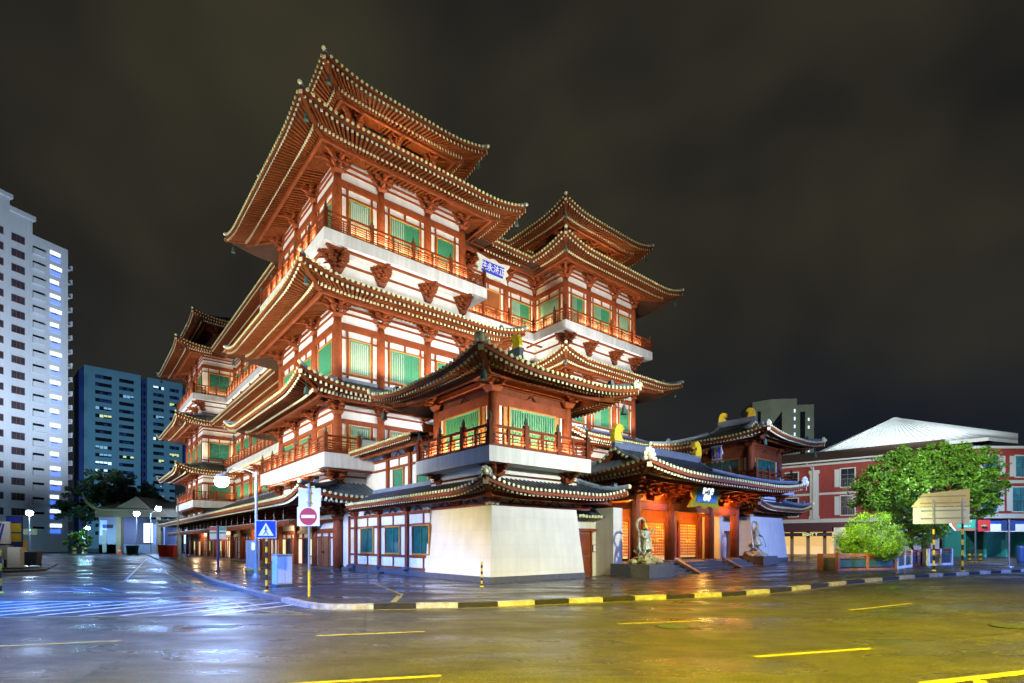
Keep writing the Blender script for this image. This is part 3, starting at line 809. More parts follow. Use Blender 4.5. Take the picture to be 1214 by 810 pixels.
# ------------------------------------------------------------------ corner pavilions
def pavilion(u0, v0, z, label, first):
    R = thing('corner_pavilion', label, 'pavilion', W(u0,v0,z), TH, None)
    w, d = 4.12, 4.08
    # battered stone base
    m = MB(); xb0, xb1, yb0, yb1 = -.33, 5.02, -.27, 4.72; i = .26
    m.add([(xb0,yb0,.36),(xb1,yb0,.36),(xb1,yb1,.36),(xb0,yb1,.36),(xb0+i,yb0+i,3.2),(xb1-i,yb0+i,3.2),(xb1-i,yb1,3.2),(xb0+i,yb1,3.2)],
          [(0,3,2,1),(4,5,6,7),(0,1,5,4),(1,2,6,5),(2,3,7,6),(3,0,4,7)])
    m.build('base_wall', M['panel'], R)
    m = MB(); m.box(xb0-.04,yb0-.04,-.3,xb1+.03,yb1+.0,.36); m.build('plinth', M['plinth'], R)
    m = MB(); m.box(xb0+i+.05,yb0+i+.05,3.2,w+.72,d+.6,4.8); m.build('wall', M['plaster'], R)
    m = MB()
    m.box(xb0+i-.03,yb0+i-.03,3.2,xb1-i+.9,yb0+i+.2,3.34); m.box(xb0+i-.03,yb0+i-.03,3.2,xb0+i+.2,yb1,3.34)
    for k in range(4): m.box(xb0+i+.02,yb0+i+.02,4.42+.001*k,w+.76,d+.6,4.5)
    for x in (1.2,3.4): strut(m, x, yb0+i-.02, 3.36)
    for y in (1.4,3.4): strut(m, xb0+i-.02, y, 3.36, (0,1))
    m.build('timber_frame', M['timber'], R)
    o = MB(); c_ = (xb0+i-.02, yb0+i-.02, 3.3)
    for dx, dy in ((1,0),(0,1)):
        for k in range(5): o.ball((c_[0]-.02*(1-dx)+dx*.09*k, c_[1]-.02*(1-dy)+dy*.09*k, c_[2]+.05*math.sin(k*1.7)), .09-.01*k, 7)
    o.build('beam_end_carving', M['orn'], R)
    for x, y, an, co in ((xb0+i,yb0+i,0,True),(2.35,yb0+i,0,False),(4.75,yb0+i,0,False),(xb0+i,2.4,-PI/2,False)):
        bracket(R, x, y, 3.34, an, .55, 2, .5, co, spread=.4)
    L0 = 11.55 if first else 5.
    eave(R, [(xb0+i,L0),(xb0+i,yb0+i),(5.75,yb0+i),(5.75,5.)], 1.2, .45, 3.78, .42, 4.5, closed=False, detail={0,1}, sp=.235, rr=.062, D=2.4, fly=.62, sof=.30, bells=False, drop=.18, fh=.13, rk=.5)
    # balcony
    po = [Vector(p) for p in ((-.77,-.77),(4.91,-.77),(4.91,4.8),(-.77,4.8))]
    m = MB(); m.box(-.77,-.77,4.8,4.91,4.8,5.4); b_ = m.build('balcony', M['slab'], R)
    for x, y, an, co in ((.15,.0,0,True),(4.1,.0,0,False),(.15,4.0,-PI/2,False)): bracket(R, x, y, 4.35, an, .6, 2, .45, co, spread=.4)
    rp = [Vector(p) for p in ((-.64,4.7),(-.64,-.64),(4.78,-.64),(4.78,4.7))]
    railing(b_, rp, 5.4, .86, sp=.95)
    # upper room
    e_ = 0 if first else .25
    m = MB(); m.box(.05,.05,5.4,w-.05,d-.05,8.2+e_); m.build('wall', M['timber'], R)
    for x, y in ((0,0),(w,0),(0,d),(w,d)): column(R, x, y, 5.4, 7.72+e_, .24)
    m = MB()
    for (A, B) in (((0,0),(w,0)),((0,d),(0,0))):
        A = Vector(A); B = Vector(B); dd = (B-A).normalized(); an = math.atan2(dd.y,dd.x); L = (B-A).length
        mm = MB(); mm.box(.15,-.12,7.2,L-.15,0,7.62); mm.box(.1,-.03,7.95,L-.1,0,8.05); mm.box(0.1,-.16,8.05,L-.1,.05,8.25)
        strut(mm, L/2, -.02, 7.64, s=.9)
        mm.build('timber_frame', M['timber'], R, (A.x,A.y,0), an)
        wm = MB()
        for x0, x1 in ((.3,.42),(L-.42,L-.3)): wm.box(x0,-.035,5.45,x1,.0,7.2)
        wm.build('white_strip', M['plaster'], R, (A.x,A.y,0), an, split=True)
        q = A+dd*L/2
        nnv = Vector((dd.y,-dd.x))
        window(R, (q.x+nnv.x*.02,q.y+nnv.y*.02,5.75), an, 2.5, 1.4, 'bars' if first else 'glass')
        mm = MB(); mm.box(-1.55,-.05,5.42,-1.36,.0,7.2); mm.box(1.36,-.05,5.42,1.55,0,7.2); mm.build('window_post', M['ochre'], R, (q.x,q.y,0), an, split=True)
    for x, y, an, co in ((0,0,0,True),(w,0,0,False),(0,d,-PI/2,False)): bracket(R, x, y, 7.7+e_, an, .85, 2, .5, co, spread=.5)
    eave(R, [(0,0),(w,0),(w,d),(0,d)], 2.25, .62, 8.12+e_*.8, .46-e_*.4, 9.0+e_, detail={0,3,1}, sp=.25, rr=.068, D=3.2, fly=.85, cap=False, sof=.30, drop=.2, fh=.14, rk=.6)
    gable_top(R, .62, w-.62, .8, d-.8, 9.0+e_, 9.75+e_, 'y', over=.15, orn=.62)
    for cx_, cy_, ax in ((-2.22,-2.22,(0,-1)),(w+2.2,-2.22,(0,-1))):
        o = MB(); lotus(o, (cx_,cy_,8.62+e_*.5), .22, ax); o.build('lotus_boss', M['orn'], R)
    if first: 
        o = MB(); lotus(o, (xb0+i-1.17,yb0+i-1.17,4.30), .2); o.build('lotus_boss', M['orn'], R)
    if not first:
        board(R, .8, 1.25, (-.12,2.35,7.75), (.12,0,-PI/2), '鼓\n樓', M['blue'], M['orn'], M['gold'], .34, label='small upright name board with two golden characters')
    return R
m_ = M['panel'] = mat('cream_stone_panels', (.70,.69,.58), .55, var=.10, scale=.6, streak=.06, bump=.15, bscale=5)
nt = m_.node_tree; b_ = nt.nodes['Principled BSDF']
tc = nt.nodes.new('ShaderNodeTexCoord'); mp = nt.nodes.new('ShaderNodeSeparateXYZ'); nt.links.new(tc.outputs['Object'], mp.inputs[0])
ad = nt.nodes.new('ShaderNodeMath'); ad.operation = 'ADD'; nt.links.new(mp.outputs[0], ad.inputs[0]); nt.links.new(mp.outputs[1], ad.inputs[1])
cb = nt.nodes.new('ShaderNodeCombineXYZ'); nt.links.new(ad.outputs[0], cb.inputs[0]); nt.links.new(mp.outputs[2], cb.inputs[1])
bk = nt.nodes.new('ShaderNodeTexBrick'); bk.inputs['Scale'].default_value = 1.; bk.inputs['Brick Width'].default_value = 1.05; bk.inputs['Row Height'].default_value = .55
bk.inputs['Mortar Size'].default_value = .006; bk.offset = 0
bk.inputs['Color1'].default_value = (1,1,1,1); bk.inputs['Color2'].default_value = (.95,.955,.96,1); bk.inputs['Mortar'].default_value = (.84,.84,.84,1)
nt.links.new(cb.outputs[0], bk.inputs['Vector'])
mx = nt.nodes.new('ShaderNodeMix'); mx.data_type = 'RGBA'; mx.blend_type = 'MULTIPLY'; mx.inputs['Factor'].default_value = 1
old = b_.inputs['Base Color'].links[0].from_socket
nt.links.new(old, mx.inputs['A']); nt.links.new(bk.outputs['Color'], mx.inputs['B']); nt.links.new(mx.outputs['Result'], b_.inputs['Base Color'])

PAV1 = pavilion(.48, -14.85, 0, 'two-storey pavilion with cream battered stone base on the street corner, left of the gate', True)
PAV2 = pavilion(22.8, -14.3, .33, 'two-storey pavilion right of the gate with twin golden ridge horns and small board', False)
gp = [o for o in (PAV1, PAV2)]
for o in gp: o['group'] = 'corner pavilions either side of the gate'

# ------------------------------------------------------------------ side wing between the corner pavilion and the tower
R = thing('side_wing', 'low half-timbered wing with green windows between corner pavilion and tower', 'building', W(.3,0), TH)
m = MB(); m.box(0,-10.3,.3,4.5,-.05,4.2); m.box(1.5,-9.9,4.2,5.5,-.05,7.4); m.build('wall', M['plaster'], R)
m = MB()
m.box(-.12,-10.36,-.2,.1,-.9,.42); m.box(-.4,-5.9,-.2,-.1,-4.5,.2); m.box(-.5,-2.2,-.2,-.1,-1.1,.3)
for y in (-8.3,-5.2,-2.1): m.lathe((-.12,y,.42), [(.26,0),(.2,.1),(.1,.12)], 8)
m.build('plinth', M['plinth'], R)
ga = -PI/2
fr = MB(); S_ = [-1.15,-2.15,-5.2,-8.25,-10.3]
for a, b2 in ((.42,.52),(1.0,1.12),(2.52,2.64),(3.1,3.25)): fr.box(-.06,-10.3,a,.02,-1.1,b2)
for y in S_[1:4]: fr.box(-.12,y-.13,.42,.02,y+.13,3.3)
for y in (-1.2,): fr.box(-.1,y-.08,.42,.02,y+.08,3.3)
for a, b2 in zip(S_[1:-1], S_[2:]):
    c = (a+b2)/2 if b2 > -9 else -9.78
    fr.box(-.05,c-.05,.5,.02,c+.05,1.05); fr.box(-.05,c-.05,2.6,.02,c+.05,3.15)
for y in (-3.7,-6.7,-9.3): strut(fr, -.06, y, 3.28, (0,1), .9)
fr.build('timber_frame', M['timber'], R)
for c in (-3.68,-6.73,-9.6): window(R, (-.01,c,1.2), ga, 1.5, 1.3, 'glass')
for y in (-2.15,-5.2,-8.25): bracket(R, -.05, y, 3.25, ga, .5, 2, .42, False, .4)
# upper storey
fr = MB()
for a, b2 in ((4.4,4.55),(5.95,6.07),(6.5,6.65)): fr.box(1.42,-9.9,a,1.52,-1.2,b2)
for y in (-3.2,-5.85,-8.5): fr.box(1.36,y-.13,4.4,1.52,y+.13,6.65)
for y in (-4.5,-7.2,-9.3): fr.box(1.45,y-.04,6.07,1.52,y+.04,6.5); strut(fr, 1.42, y, 6.68, (0,1), .8)
fr.box(.3,-9.2,7.1,4,-9.1,7.5)
fr.build('timber_frame', M['timber'], R)
for c in (-4.5,-7.2): window(R, (1.48,c,4.75), ga, 1.15, 1.15, 'solid')
for y in (-3.2,-5.85,-8.5): bracket(R, 1.45, y, 6.62, ga, .6, 2, .42, False, .4)
eave(R, [(1.3,-.35),(1.3,-8.6)], 1.35, 3.0, 7.02, 0, 8.2, closed=False, sp=.235, rr=.062, D=2, fly=.7, sof=.24, drop=.18, fh=.13, rk=.5, bells=False, cap=True)
m = MB(); m.box(.9,-10.9,7.0,2.5,-8.65,7.42); m.build('roof_end_board', M['timber'], R)
m = MB(); m.beam((.7,-11,7.5),(.7,-8.62,7.5),.5,.1); m.build('roof_end_flashing', M['roofmetal'], R)

# ------------------------------------------------------------------ gatehouse
G0 = (9.4,-15.)
R = GATE = thing('gatehouse', 'temple gatehouse with dark tiled hip roof, four purple-red columns and studded doors', 'gate', W(G0[0],G0[1],.1), TH)
gw, gd = 9.9, 4.0; gx = [0,2.95,6.95,9.9]
m = MB(); m.box(-.75,-.75,-.2,gw+.75,gd,.6); m.build('platform', M['plinth'], R)
m = MB()
for k in range(4):
    m.box(.3,-.75-.34*(4-k)+.02*0,-.2,gw+.9,-.75-.34*(3-k),.6-.15*(4-k)+.0)
st = m.build('steps', M['step'] if 'step' in M else M['plinth'], R)
m = MB()
for x in (2.55,7.3): m.add([(x-.16,-2.2,-.1),(x+.16,-2.2,-.1),(x+.16,-.7,.64),(x-.16,-.7,.64),(x-.16,-2.2,.06),(x+.16,-2.2,.06),(x+.16,-.7,.78),(x-.16,-.7,.78)],
    [(0,3,2,1),(4,5,6,7),(0,1,5,4),(1,2,6,5),(2,3,7,6),(3,0,4,7)])
m.build('step_ramp', M['kerbstone'], st, split=True)
CMt = M['timber']
for x in gx:
    o = MB(); o.lathe((x,0,.6), [(.42,0),(.42,.04),(.36,.1)], 14); o.build('column_base', M['plinth'], R)
    column(R, x, 0, .7, 3.75, .27); column(R, x, gd, .6, 3.75, .27)
fr = MB()
fr.box(-.1,-.15,3.32,gw+.1,.15,3.68); fr.box(-.1,-.11,3.70,gw+.1,.11,3.80); fr.box(-.15,-.1,3.32,.15,gd,3.68); fr.box(gw-.15,-.1,3.32,gw+.15,gd,3.68)
for x in gx: fr.box(x-.2,-.2,3.28,x+.2,.2,3.72)
# door wall at the back of the porch
yb = 2.4
fr.box(-.1,yb,3.0,gw+.1,yb+.2,4.6)
for x in gx: fr.box(x-.2,yb-.1,.6,x+.2,yb+.1,3.6)
for i in range(3):
    a, b2 = gx[i]+.2, gx[i+1]-.2; c = (a+b2)/2; dw = .95 if i != 1 else 1.05
    fr.box(a,yb,.6,c-dw-.12,yb+.1,3.1); fr.box(c+dw+.12,yb,.6,b2,yb+.1,3.1)
    for sx in (-1,1): fr.box(c+sx*(dw+.06)-.09,yb-.12,.6,c+sx*(dw+.06)+.09,yb,2.95)
    fr.box(c-dw-.2,yb-.14,2.85,c+dw+.2,yb,3.05)
fr.build('timber_frame', M['timber'], R)
m = MB(); m.box(gw+.2,yb-.3,.6,gw+3.6,yb+.0,3.6); m.build('side_wall', M['cream'], R)
bp = MB(); bp.box(gw+1.0,yb-.36,1.95,gw+2.7,yb-.31,2.75); bo = bp.build('wall_tablet', M['bronze'], R)
for i in range(3):
    c = (gx[i]+gx[i+1])/2; dw = .95 if i != 1 else 1.05
    for sx in (-1,1):
        m = MB(); x0 = c+(0.015 if sx > 0 else -dw); x1 = c+(dw if sx > 0 else -.015)
        m.box(x0,yb-.04,.72,x1,yb+.0,2.85); dl = m.build('door_leaf', M['dooro'], R)
        s_ = MB()
        for a in range(5):
            for b2 in range(11): s_.ball((x0+.1+(x1-x0-.2)*a/4., yb-.045, .98+b2*.175), .052, 6)
        s_.box(x0,yb-.05,.72,x1,yb-.04,.86)
        s_.build('studs', M['stud'], dl)
        k_ = MB(); k_.cyl((c+sx*.16,yb-.1,1.78),(c+sx*.16,yb-.04,1.78),.1,n=10); k_.tube([(c+sx*.16+.08*math.cos(t*PI/6),yb-.12,1.72+.09*math.sin(t*PI/6)) for t in range(13)],.015,5)
        k_.build('door_knocker', M['gold'], dl)
m = MB(); m.box(gx[1]+.5,yb-.9,.6,gx[2]-.5,yb-.2,.72); m.build('threshold', M['cream'], R)
for x, co in ((0,True),(2.95,False),(6.95,False),(9.9,False),(1.48,False),(8.42,False),(4.2,False),(5.7,False)):
    bracket(R, x, 0, 3.8, 0, 1.35, 3, .85, co, spread=.5)
for y in (2.,4.): bracket(R, 0, y, 3.8, -PI/2, 1.35, 3, .85, False)
m = MB(); m.box(.05,.1,3.8,gw-.05,gd-.1,4.95); m.build('ceiling_box', M['dooro'], R)
eave(R, [(0,0),(gw,0),(gw,gd),(0,gd)], 3.0, .95, 4.8, .42, 6.05, detail={0,3,1}, sp=.27, rr=.075, D=4.6, fly=1.15, cap=False, sof=.22, bells=False, drop=.22, fh=.14, rk=.7)
gable_top(R, .95, gw-.95, .95, gd-.95, 6.05, 6.75, 'x', over=.25, sp=.27, orn=.85)
for cx_ in (-2.95, gw+2.95):
    o = MB(); lotus(o, (cx_,-2.95,5.32), .32); o.build('lotus_boss', M['orn'], R)
board(R, 2.7, 1.35, (4.45,-1.25,4.2), (.22,0,0), '龍牙佛\n華寺', M['blue_pale'], M['gold'], M['lit_plaque'], .36, label='golden scalloped name board with glaring white lettering over the doors')

# recessed wall with side door left of the gate, tiled coping
R = thing('gate_wall', 'cream wall with dark red side door under tiled coping, between pavilion and gate', 'wall', W(5.5,-13.5,.0), TH)
m = MB(); m.box(-.5,0,-.1,3.9,.5,3.25); m.box(2.6,-1.15,-.1,3.3,0,3.45); m.build('wall', M['cream'], R)
m = MB(); m.box(1.2,-.06,.0,2.15,.0,2.25); dd_ = m.build('door', M['door'], R); m = MB(); m.box(1.28,-.09,.15,2.07,-.06,1.0); m.box(1.28,-.09,1.1,2.07,-.06,2.15); m.build('door_panel', M['timber'], dd_)
m = MB(); m.ball((1.4,-.12,1.15),.05,8); m.build('handle', M['black'], dd_)
m = MB(); m.box(.85,-.16,2.28,2.5,0.0,2.42); m.box(1.1,-.1,0,1.2,0,2.28); m.box(2.15,-.1,0,2.25,0,2.28); m.build('door_frame', M['timber'], R)
m = MB()
for k in range(12):
    x = -.1+k*.22; m.tube([(x,.3,3.5),(x,-.1,3.38),(x,-.62,3.02)], .07, 6)
m.add([(-.2,.35,3.5),(2.6,.35,3.5),(2.6,-.62,2.98),(-.2,-.62,2.98)], [(0,3,2,1)]); m.box(-.2,.3,3.3,2.6,.5,3.55)
cp = m.build('coping', M['tile'], R)
m = MB()
for k in range(12): x = -.1+k*.22; m.cyl((x,-.61,3.02),(x,-.66,2.99),.085,n=8)
m.build('tile_ends', M['tend'], cp)
o = MB(); o.box(2.35,-.05,1.25,2.58,.0,1.62); o = o.build('notice_frame', M['timber'], R); m = MB(); m.box(2.38,-.06,1.28,2.55,-.05,1.59); m.build('notice', M['white'], o)
R = thing('gate_wall', 'pale wall with tiled coping and dark doorway, between gate and right-hand pavilion', 'wall', W(20.6,-13.6,.25), TH)
m = MB(); m.box(-.6,0,-.1,2.2,.4,3.2); m.build('wall', M['cream'], R)
m = MB(); m.box(.3,-.04,0,1.0,.0,2.1); m.build('door', M['door'], R); m = MB(); m.box(.0,-.14,2.12,1.4,0,2.26); m.build('door_frame', M['timber'], R)
m = MB()
for k in range(10): x = .0+k*.22; m.tube([(x,.3,3.5),(x,-.5,3.05)], .07, 6)
m.add([(-.1,.35,3.5),(2.2,.35,3.5),(2.2,-.5,3.02),(-.1,-.5,3.02)], [(0,3,2,1)]); m.build('coping', M['tile'], R)
# low roofed wing behind, joining the right pavilion to the temple
R = thing('rear_wing', 'dark-roofed rear wing running back from the right-hand pavilion to the temple', 'building', W(22.8,-10.2,.33), TH)
m = MB(); m.box(.1,0,0,4.0,9.8,8.0); m.build('wall', M['timber'], R)
m = MB(); m.box(.06,.6,6.2,.12,1.9,7.4); m.build('window', M['win_dk'], R)
eave(R, [(0,9.0),(0,-1.5)], 2.25, 2.0, 8.06, 0, 9.3, closed=False, sp=.25, rr=.068, fly=.85, bells=False)
eave(R, [(4.1,-1.5),(4.1,9.)], 2.25, 2.0, 8.06, 0, 9.3, closed=False, sp=.25, rr=.068, fly=.85, bells=False, detail=set())
# ------------------------------------------------------------------ ground
def wetmat(name, col, r0, r1, scale, bump, var=.3, fine=60, patch=False, joints=False):
    m = bpy.data.materials.new(name); m.use_nodes = True; nt = m.node_tree; N = nt.nodes; L = nt.links; b = N['Principled BSDF']
    tc = N.new('ShaderNodeTexCoord')
    n1 = N.new('ShaderNodeTexNoise'); n1.inputs['Scale'].default_value = scale; n1.inputs['Detail'].default_value = 7; n1.inputs['Roughness'].default_value = .6
    mp = N.new('ShaderNodeMapping'); mp.inputs['Scale'].default_value = (.55,1.4,1); mp.inputs['Rotation'].default_value = (0,0,.35)
    L.new(tc.outputs['Object'], mp.inputs['Vector']); L.new(mp.outputs['Vector'], n1.inputs['Vector'])
    r = N.new('ShaderNodeValToRGB'); r.color_ramp.elements[0].position = .36; r.color_ramp.elements[1].position = .62
    r.color_ramp.elements[0].color = (r0,)*3+(1,); r.color_ramp.elements[1].color = (r1,)*3+(1,)
    L.new(n1.outputs['Fac'], r.inputs['Fac']); L.new(r.outputs['Color'], b.inputs['Roughness'])
    n2 = N.new('ShaderNodeTexNoise'); n2.inputs['Scale'].default_value = 1.1; n2.inputs['Detail'].default_value = 9; n2.inputs['Roughness'].default_value = .75
    L.new(tc.outputs['Object'], n2.inputs['Vector'])
    c = N.new('ShaderNodeValToRGB'); e = c.color_ramp.elements; e[0].position = .32; e[1].position = .68
    e[0].color = (*[x*(1-var) for x in col],1); e[1].color = (*[x*(1+var) for x in col],1)
    L.new(n2.outputs['Fac'], c.inputs['Fac']); L.new(c.outputs['Color'], b.inputs['Base Color'])
    n3 = N.new('ShaderNodeTexNoise'); n3.inputs['Scale'].default_value = fine; n3.inputs['Detail'].default_value = 3
    L.new(tc.outputs['Object'], n3.inputs['Vector'])
    mt = N.new('ShaderNodeMath'); mt.operation = 'MULTIPLY'; L.new(n3.outputs['Fac'], mt.inputs[0]); L.new(r.outputs['Color'], mt.inputs[1])
    bp = N.new('ShaderNodeBump'); bp.inputs['Strength'].default_value = bump; bp.inputs['Distance'].default_value = .012
    L.new(mt.outputs[0], bp.inputs['Height']); L.new(bp.outputs['Normal'], b.inputs['Normal'])
    b.inputs['Specular IOR Level'].default_value = .31
    base = c.outputs['Color']
    # bright aggregate specks
    n4 = N.new('ShaderNodeTexNoise'); n4.inputs['Scale'].default_value = 26; n4.inputs['Detail'].default_value = 2
    L.new(tc.outputs['Object'], n4.inputs['Vector'])
    r4 = N.new('ShaderNodeValToRGB'); r4.color_ramp.elements[0].position = .52; r4.color_ramp.elements[1].position = .7
    r4.color_ramp.elements[0].color = (.8,.8,.8,1); r4.color_ramp.elements[1].color = (3.0,3.0,2.8,1)
    L.new(n4.outputs['Fac'], r4.inputs['Fac'])
    m4 = N.new('ShaderNodeMix'); m4.data_type = 'RGBA'; m4.blend_type = 'MULTIPLY'; m4.inputs['Factor'].default_value = 1; m4.clamp_result = False
    L.new(base, m4.inputs['A']); L.new(r4.outputs['Color'], m4.inputs['B']); base = m4.outputs['Result']
    bt = N.new('ShaderNodeTexBrick'); bt.inputs['Color1'].default_value = (1,1,1,1)
    if joints:
        bt.inputs['Scale'].default_value = 1; bt.inputs['Brick Width'].default_value = .6; bt.inputs['Row Height'].default_value = .6; bt.offset = 0
        bt.inputs['Mortar Size'].default_value = .012; bt.inputs['Color2'].default_value = (.75,.75,.78,1); bt.inputs['Mortar'].default_value = (.3,.3,.3,1)
    else:
        bt.inputs['Scale'].default_value = 1; bt.inputs['Brick Width'].default_value = 9; bt.inputs['Row Height'].default_value = 3.4; bt.offset = .37
        bt.inputs['Mortar Size'].default_value = .018; bt.inputs['Color2'].default_value = (.72,.72,.74,1); bt.inputs['Mortar'].default_value = (.35,.35,.35,1)
    mpb = N.new('ShaderNodeMapping'); mpb.inputs['Rotation'].default_value = (0,0,-.27 if not joints else -TH)
    L.new(tc.outputs['Object'], mpb.inputs['Vector']); L.new(mpb.outputs['Vector'], bt.inputs['Vector'])
    m5 = N.new('ShaderNodeMix'); m5.data_type = 'RGBA'; m5.blend_type = 'MULTIPLY'; m5.inputs['Factor'].default_value = .85
    L.new(base, m5.inputs['A']); L.new(bt.outputs['Color'], m5.inputs['B']); L.new(m5.outputs['Result'], b.inputs['Base Color'])
    return m
M['asphalt'] = wetmat('wet_asphalt', (.044,.043,.036), .15, .54, .45, 1., var=.4, fine=95, patch=True)
M['paving'] = wetmat('wet_paving', (.042,.040,.038), .12, .5, .7, .6, joints=True)
M['kerbstone'] = mat('kerb_granite', (.16,.13,.10), .5, var=.3, scale=5, bump=.4)
M['kerbw'] = mat('kerb_white_paint', (.34,.33,.28), .5, var=.45, scale=6, bump=.5)
M['kerbk'] = mat('kerb_black_paint', (.02,.02,.02), .4, var=.5, scale=9, bump=.4)
M['ymark'] = mat('yellow_road_paint', (.25,.22,.06), .5, var=.45, scale=7)
M['wmark'] = mat('worn_white_road_paint', (.50,.51,.50), .4, var=.5, scale=4)

xs = [-420,-200,-100,-60,-30,-15,-5,0,3]+[6+.75*i for i in range(17)]+[25,40,80,160,420]
ys = [-60,-20,0,5,10,15,20,25,30,40,60,90,140,250,700]
m = MB(); m.grid([[(x,y,gz(x)) for x in xs] for y in ys])
tag(m.build('road', M['asphalt']), None, None, kind='structure')
K = [(-66,95),(-36.9,55.1),(-28.2,43.5),(-16.9,28.2),(-12.85,22.6),(-9.84,18.9),(-8.3,17.0),(-6.6,15.1),(-5.6,13.95),(-5.0,13.45),(-4.3,13.3),(-3.37,13.5),(-2.31,13.65),(-1.34,13.75),(-.16,14.05),(1.25,14.7),(3.28,15.4),(4.84,15.95),(6.91,16.8),(9.5,18.0),(12.05,19.4),(16,21.2),(19.6,23.0),(26.5,26.7),(40,33.5),(75,50)]
# resample the kerb line
def resample(P, step):
    P = [Vector(p) for p in P]; out = [P[0]]; acc = 0; i = 0; cur = P[0]; 
    while i < len(P)-1:
        d = (P[i+1]-cur).length
        if d < step-acc: acc += d; i += 1; cur = P[i]
        else: cur = cur+(P[i+1]-cur)*((step-acc)/d); out.append(cur); acc = 0
    return out
KR = resample(K, .533)
def poly_off(P, k):
    out = []
    for i, p in enumerate(P):
        t = (P[min(i+1,len(P)-1)]-P[max(i-1,0)]).normalized(); out.append(p+Vector((-t.y,t.x))*k)
    return out
KIN = poly_off(KR, .22)
rows = []
n = len(KR)
# inner spine
tip = min(range(n), key=lambda i: (KR[i]-Vector((-4.6,13.3))).length)
for i in range(n):
    if i <= tip: T_ = Vector((-52,108)).lerp(Vector((3,24)), i/tip)
    else: T_ = Vector((3,24)).lerp(Vector((60,110)), (i-tip)/(n-1-tip))
    rows.append([(KIN[i].lerp(T_, j/10.).x, KIN[i].lerp(T_, j/10.).y, gz(KIN[i].lerp(T_, j/10.).x)+.12) for j in range(11)])
m = MB(); m.grid(rows); tag(m.build('pavement', M['paving']), None, None, kind='structure')
m = MB()
start = min(range(n), key=lambda i: (KR[i]-Vector((-6.7,15.2))).length)
for i in range(n-1):
    a, b2, c, d = KR[i], KR[i+1], KIN[i+1], KIN[i]
    za, zb = gz(a.x), gz(b2.x)
    mi = 0 if i < start else (1 if (i < start+7 or ((i-start-7)//2) % 2 == 1) else 2)
    h = .126
    m.add([(a.x,a.y,za-.05),(b2.x,b2.y,zb-.05),(c.x,c.y,zb-.05),(d.x,d.y,za-.05),(a.x,a.y,za+h),(b2.x,b2.y,zb+h),(c.x,c.y,zb+h),(d.x,d.y,za+h)],
          [(0,3,2,1),(4,5,6,7),(0,1,5,4),(2,3,7,6)], mi)
tag(m.build('kerb', [M['kerbstone'], M['kerbw'], M['kerbk']]), None, None, kind='structure')
# road paint
def strip(m, pts, w, dz=.004, mi=0):
    pts = [Vector(p) for p in pts]; A = poly_off(pts, w/2); B = poly_off(pts, -w/2)
    for i in range(len(pts)-1):
        m.add([(B[i].x,B[i].y,gz(B[i].x)+dz),(B[i+1].x,B[i+1].y,gz(B[i+1].x)+dz),(A[i+1].x,A[i+1].y,gz(A[i+1].x)+dz),(A[i].x,A[i].y,gz(A[i].x)+dz)], [(0,1,2,3)], mi)
def dash(pa, pb, w=.11):
    a = atpx(*pa); b2 = atpx(*pb); strip(mk, [a, b2], w)
mk = MB()
dash((375,754),(503,749)); dash((732,740),(832,736)); dash((895,779),(1033,769)); dash((1007,725),(1080,720)); dash((340,811.5),(523,801.5)); dash((-60,769),(143,760))
dash((1095,811),(1240,795),.16); dash((1160,806),(1175,830),.14)
strip(mk, [p for p in poly_off(KR, -.22)[start+4:]][::2], .10)
strip(mk, [(-40,57.5),(-17.6,27.9),(-13.6,22.4),(-11,19.2)], .09); strip(mk, [(-40,57.1),(-17.9,27.8),(-13.9,22.3),(-11.3,19.1)], .09)
strip(mk, [(-7.6,15.2),(-6.6,13.8),(-5.0,12.62)], .09); strip(mk, [(-7.9,15.0),(-6.9,13.6),(-5.4,12.6)], .09)
strip(mk, [(-30,12.0),(-11.4,11.9),(-4.7,12.45)], .10)
tag(mk.build('road_marking', M['ymark']), None, None, kind='structure')
mk = MB()
for k in range(11):
    x = -16.6+k*.95; strip(mk, [(x,12.2),(x+1.5,15.0)], .16, .006)
strip(mk, [(-18,15.1),(-12,15.2),(-8.2,15.3)], .1, .006)
strip(mk, [(-15.6,18.2),(-14.2,18.8),(-15.4,19.9),(-18.3,20.2)], .12, .006); strip(mk, [(-16.3,18.0),(-14.9,18.7),(-16.3,19.6)], .1, .006)
strip(mk, [(-17.5,24),(-40,58)], .1, .006)
tag(mk.build('road_marking', M['wmark']), None, None, kind='structure')
mk = MB()
def pstrip(a, b2, w):
    a = Vector(atpx(*a, .12)); b2 = Vector(atpx(*b2, .12)); strip(mk, [a, b2], w, .126)
pstrip((422,684),(450,680.5),.12); pstrip((444,692),(478,706),.12); pstrip((466,714.5),(474,706.5),.16); pstrip((455,683),(520,705),.05)
tag(mk.build('pavement_marking', M['ymark']), None, None, kind='structure')
# cast iron drain grate let into the road
gc = Vector(((-6.44-5.51)/2, 10.6))
R = thing('drain_grate', 'rectangular cast iron drain grate in the wet road, left foreground', 'drain', (gc.x,gc.y,0), -.05)
m = MB(); m.box(-.5,-.2,-.02,.5,.2,.005); m.build('frame', M['black'], R)
m = MB()
for k in range(14): m.box(-.46+k*.07,-.17,.005,-.425+k*.07,.17,.011)
m.build('bars', M['steel_d'], R)
for (x, y, lab) in ((3.2,10.6,'round iron manhole cover in the main road, centre foreground'),(-12.5,20.5,'round iron manhole cover in the side street'),(9.6,10.2,'round iron manhole cover in the right half of the main road')):
    R = thing('manhole_cover', lab, 'manhole', (x,y,gz(x)))
    m = MB(); m.cyl((0,0,-.02),(0,0,.006),.34,n=28); m.build('frame', M['black'], R)
    m = MB()
    for k in range(-3,4):
        h_ = math.sqrt(.29**2-(k*.08)**2); m.box(-h_,k*.08-.022,.006,h_,k*.08+.022,.011)
    m.build('bars', M['steel_d'], R)
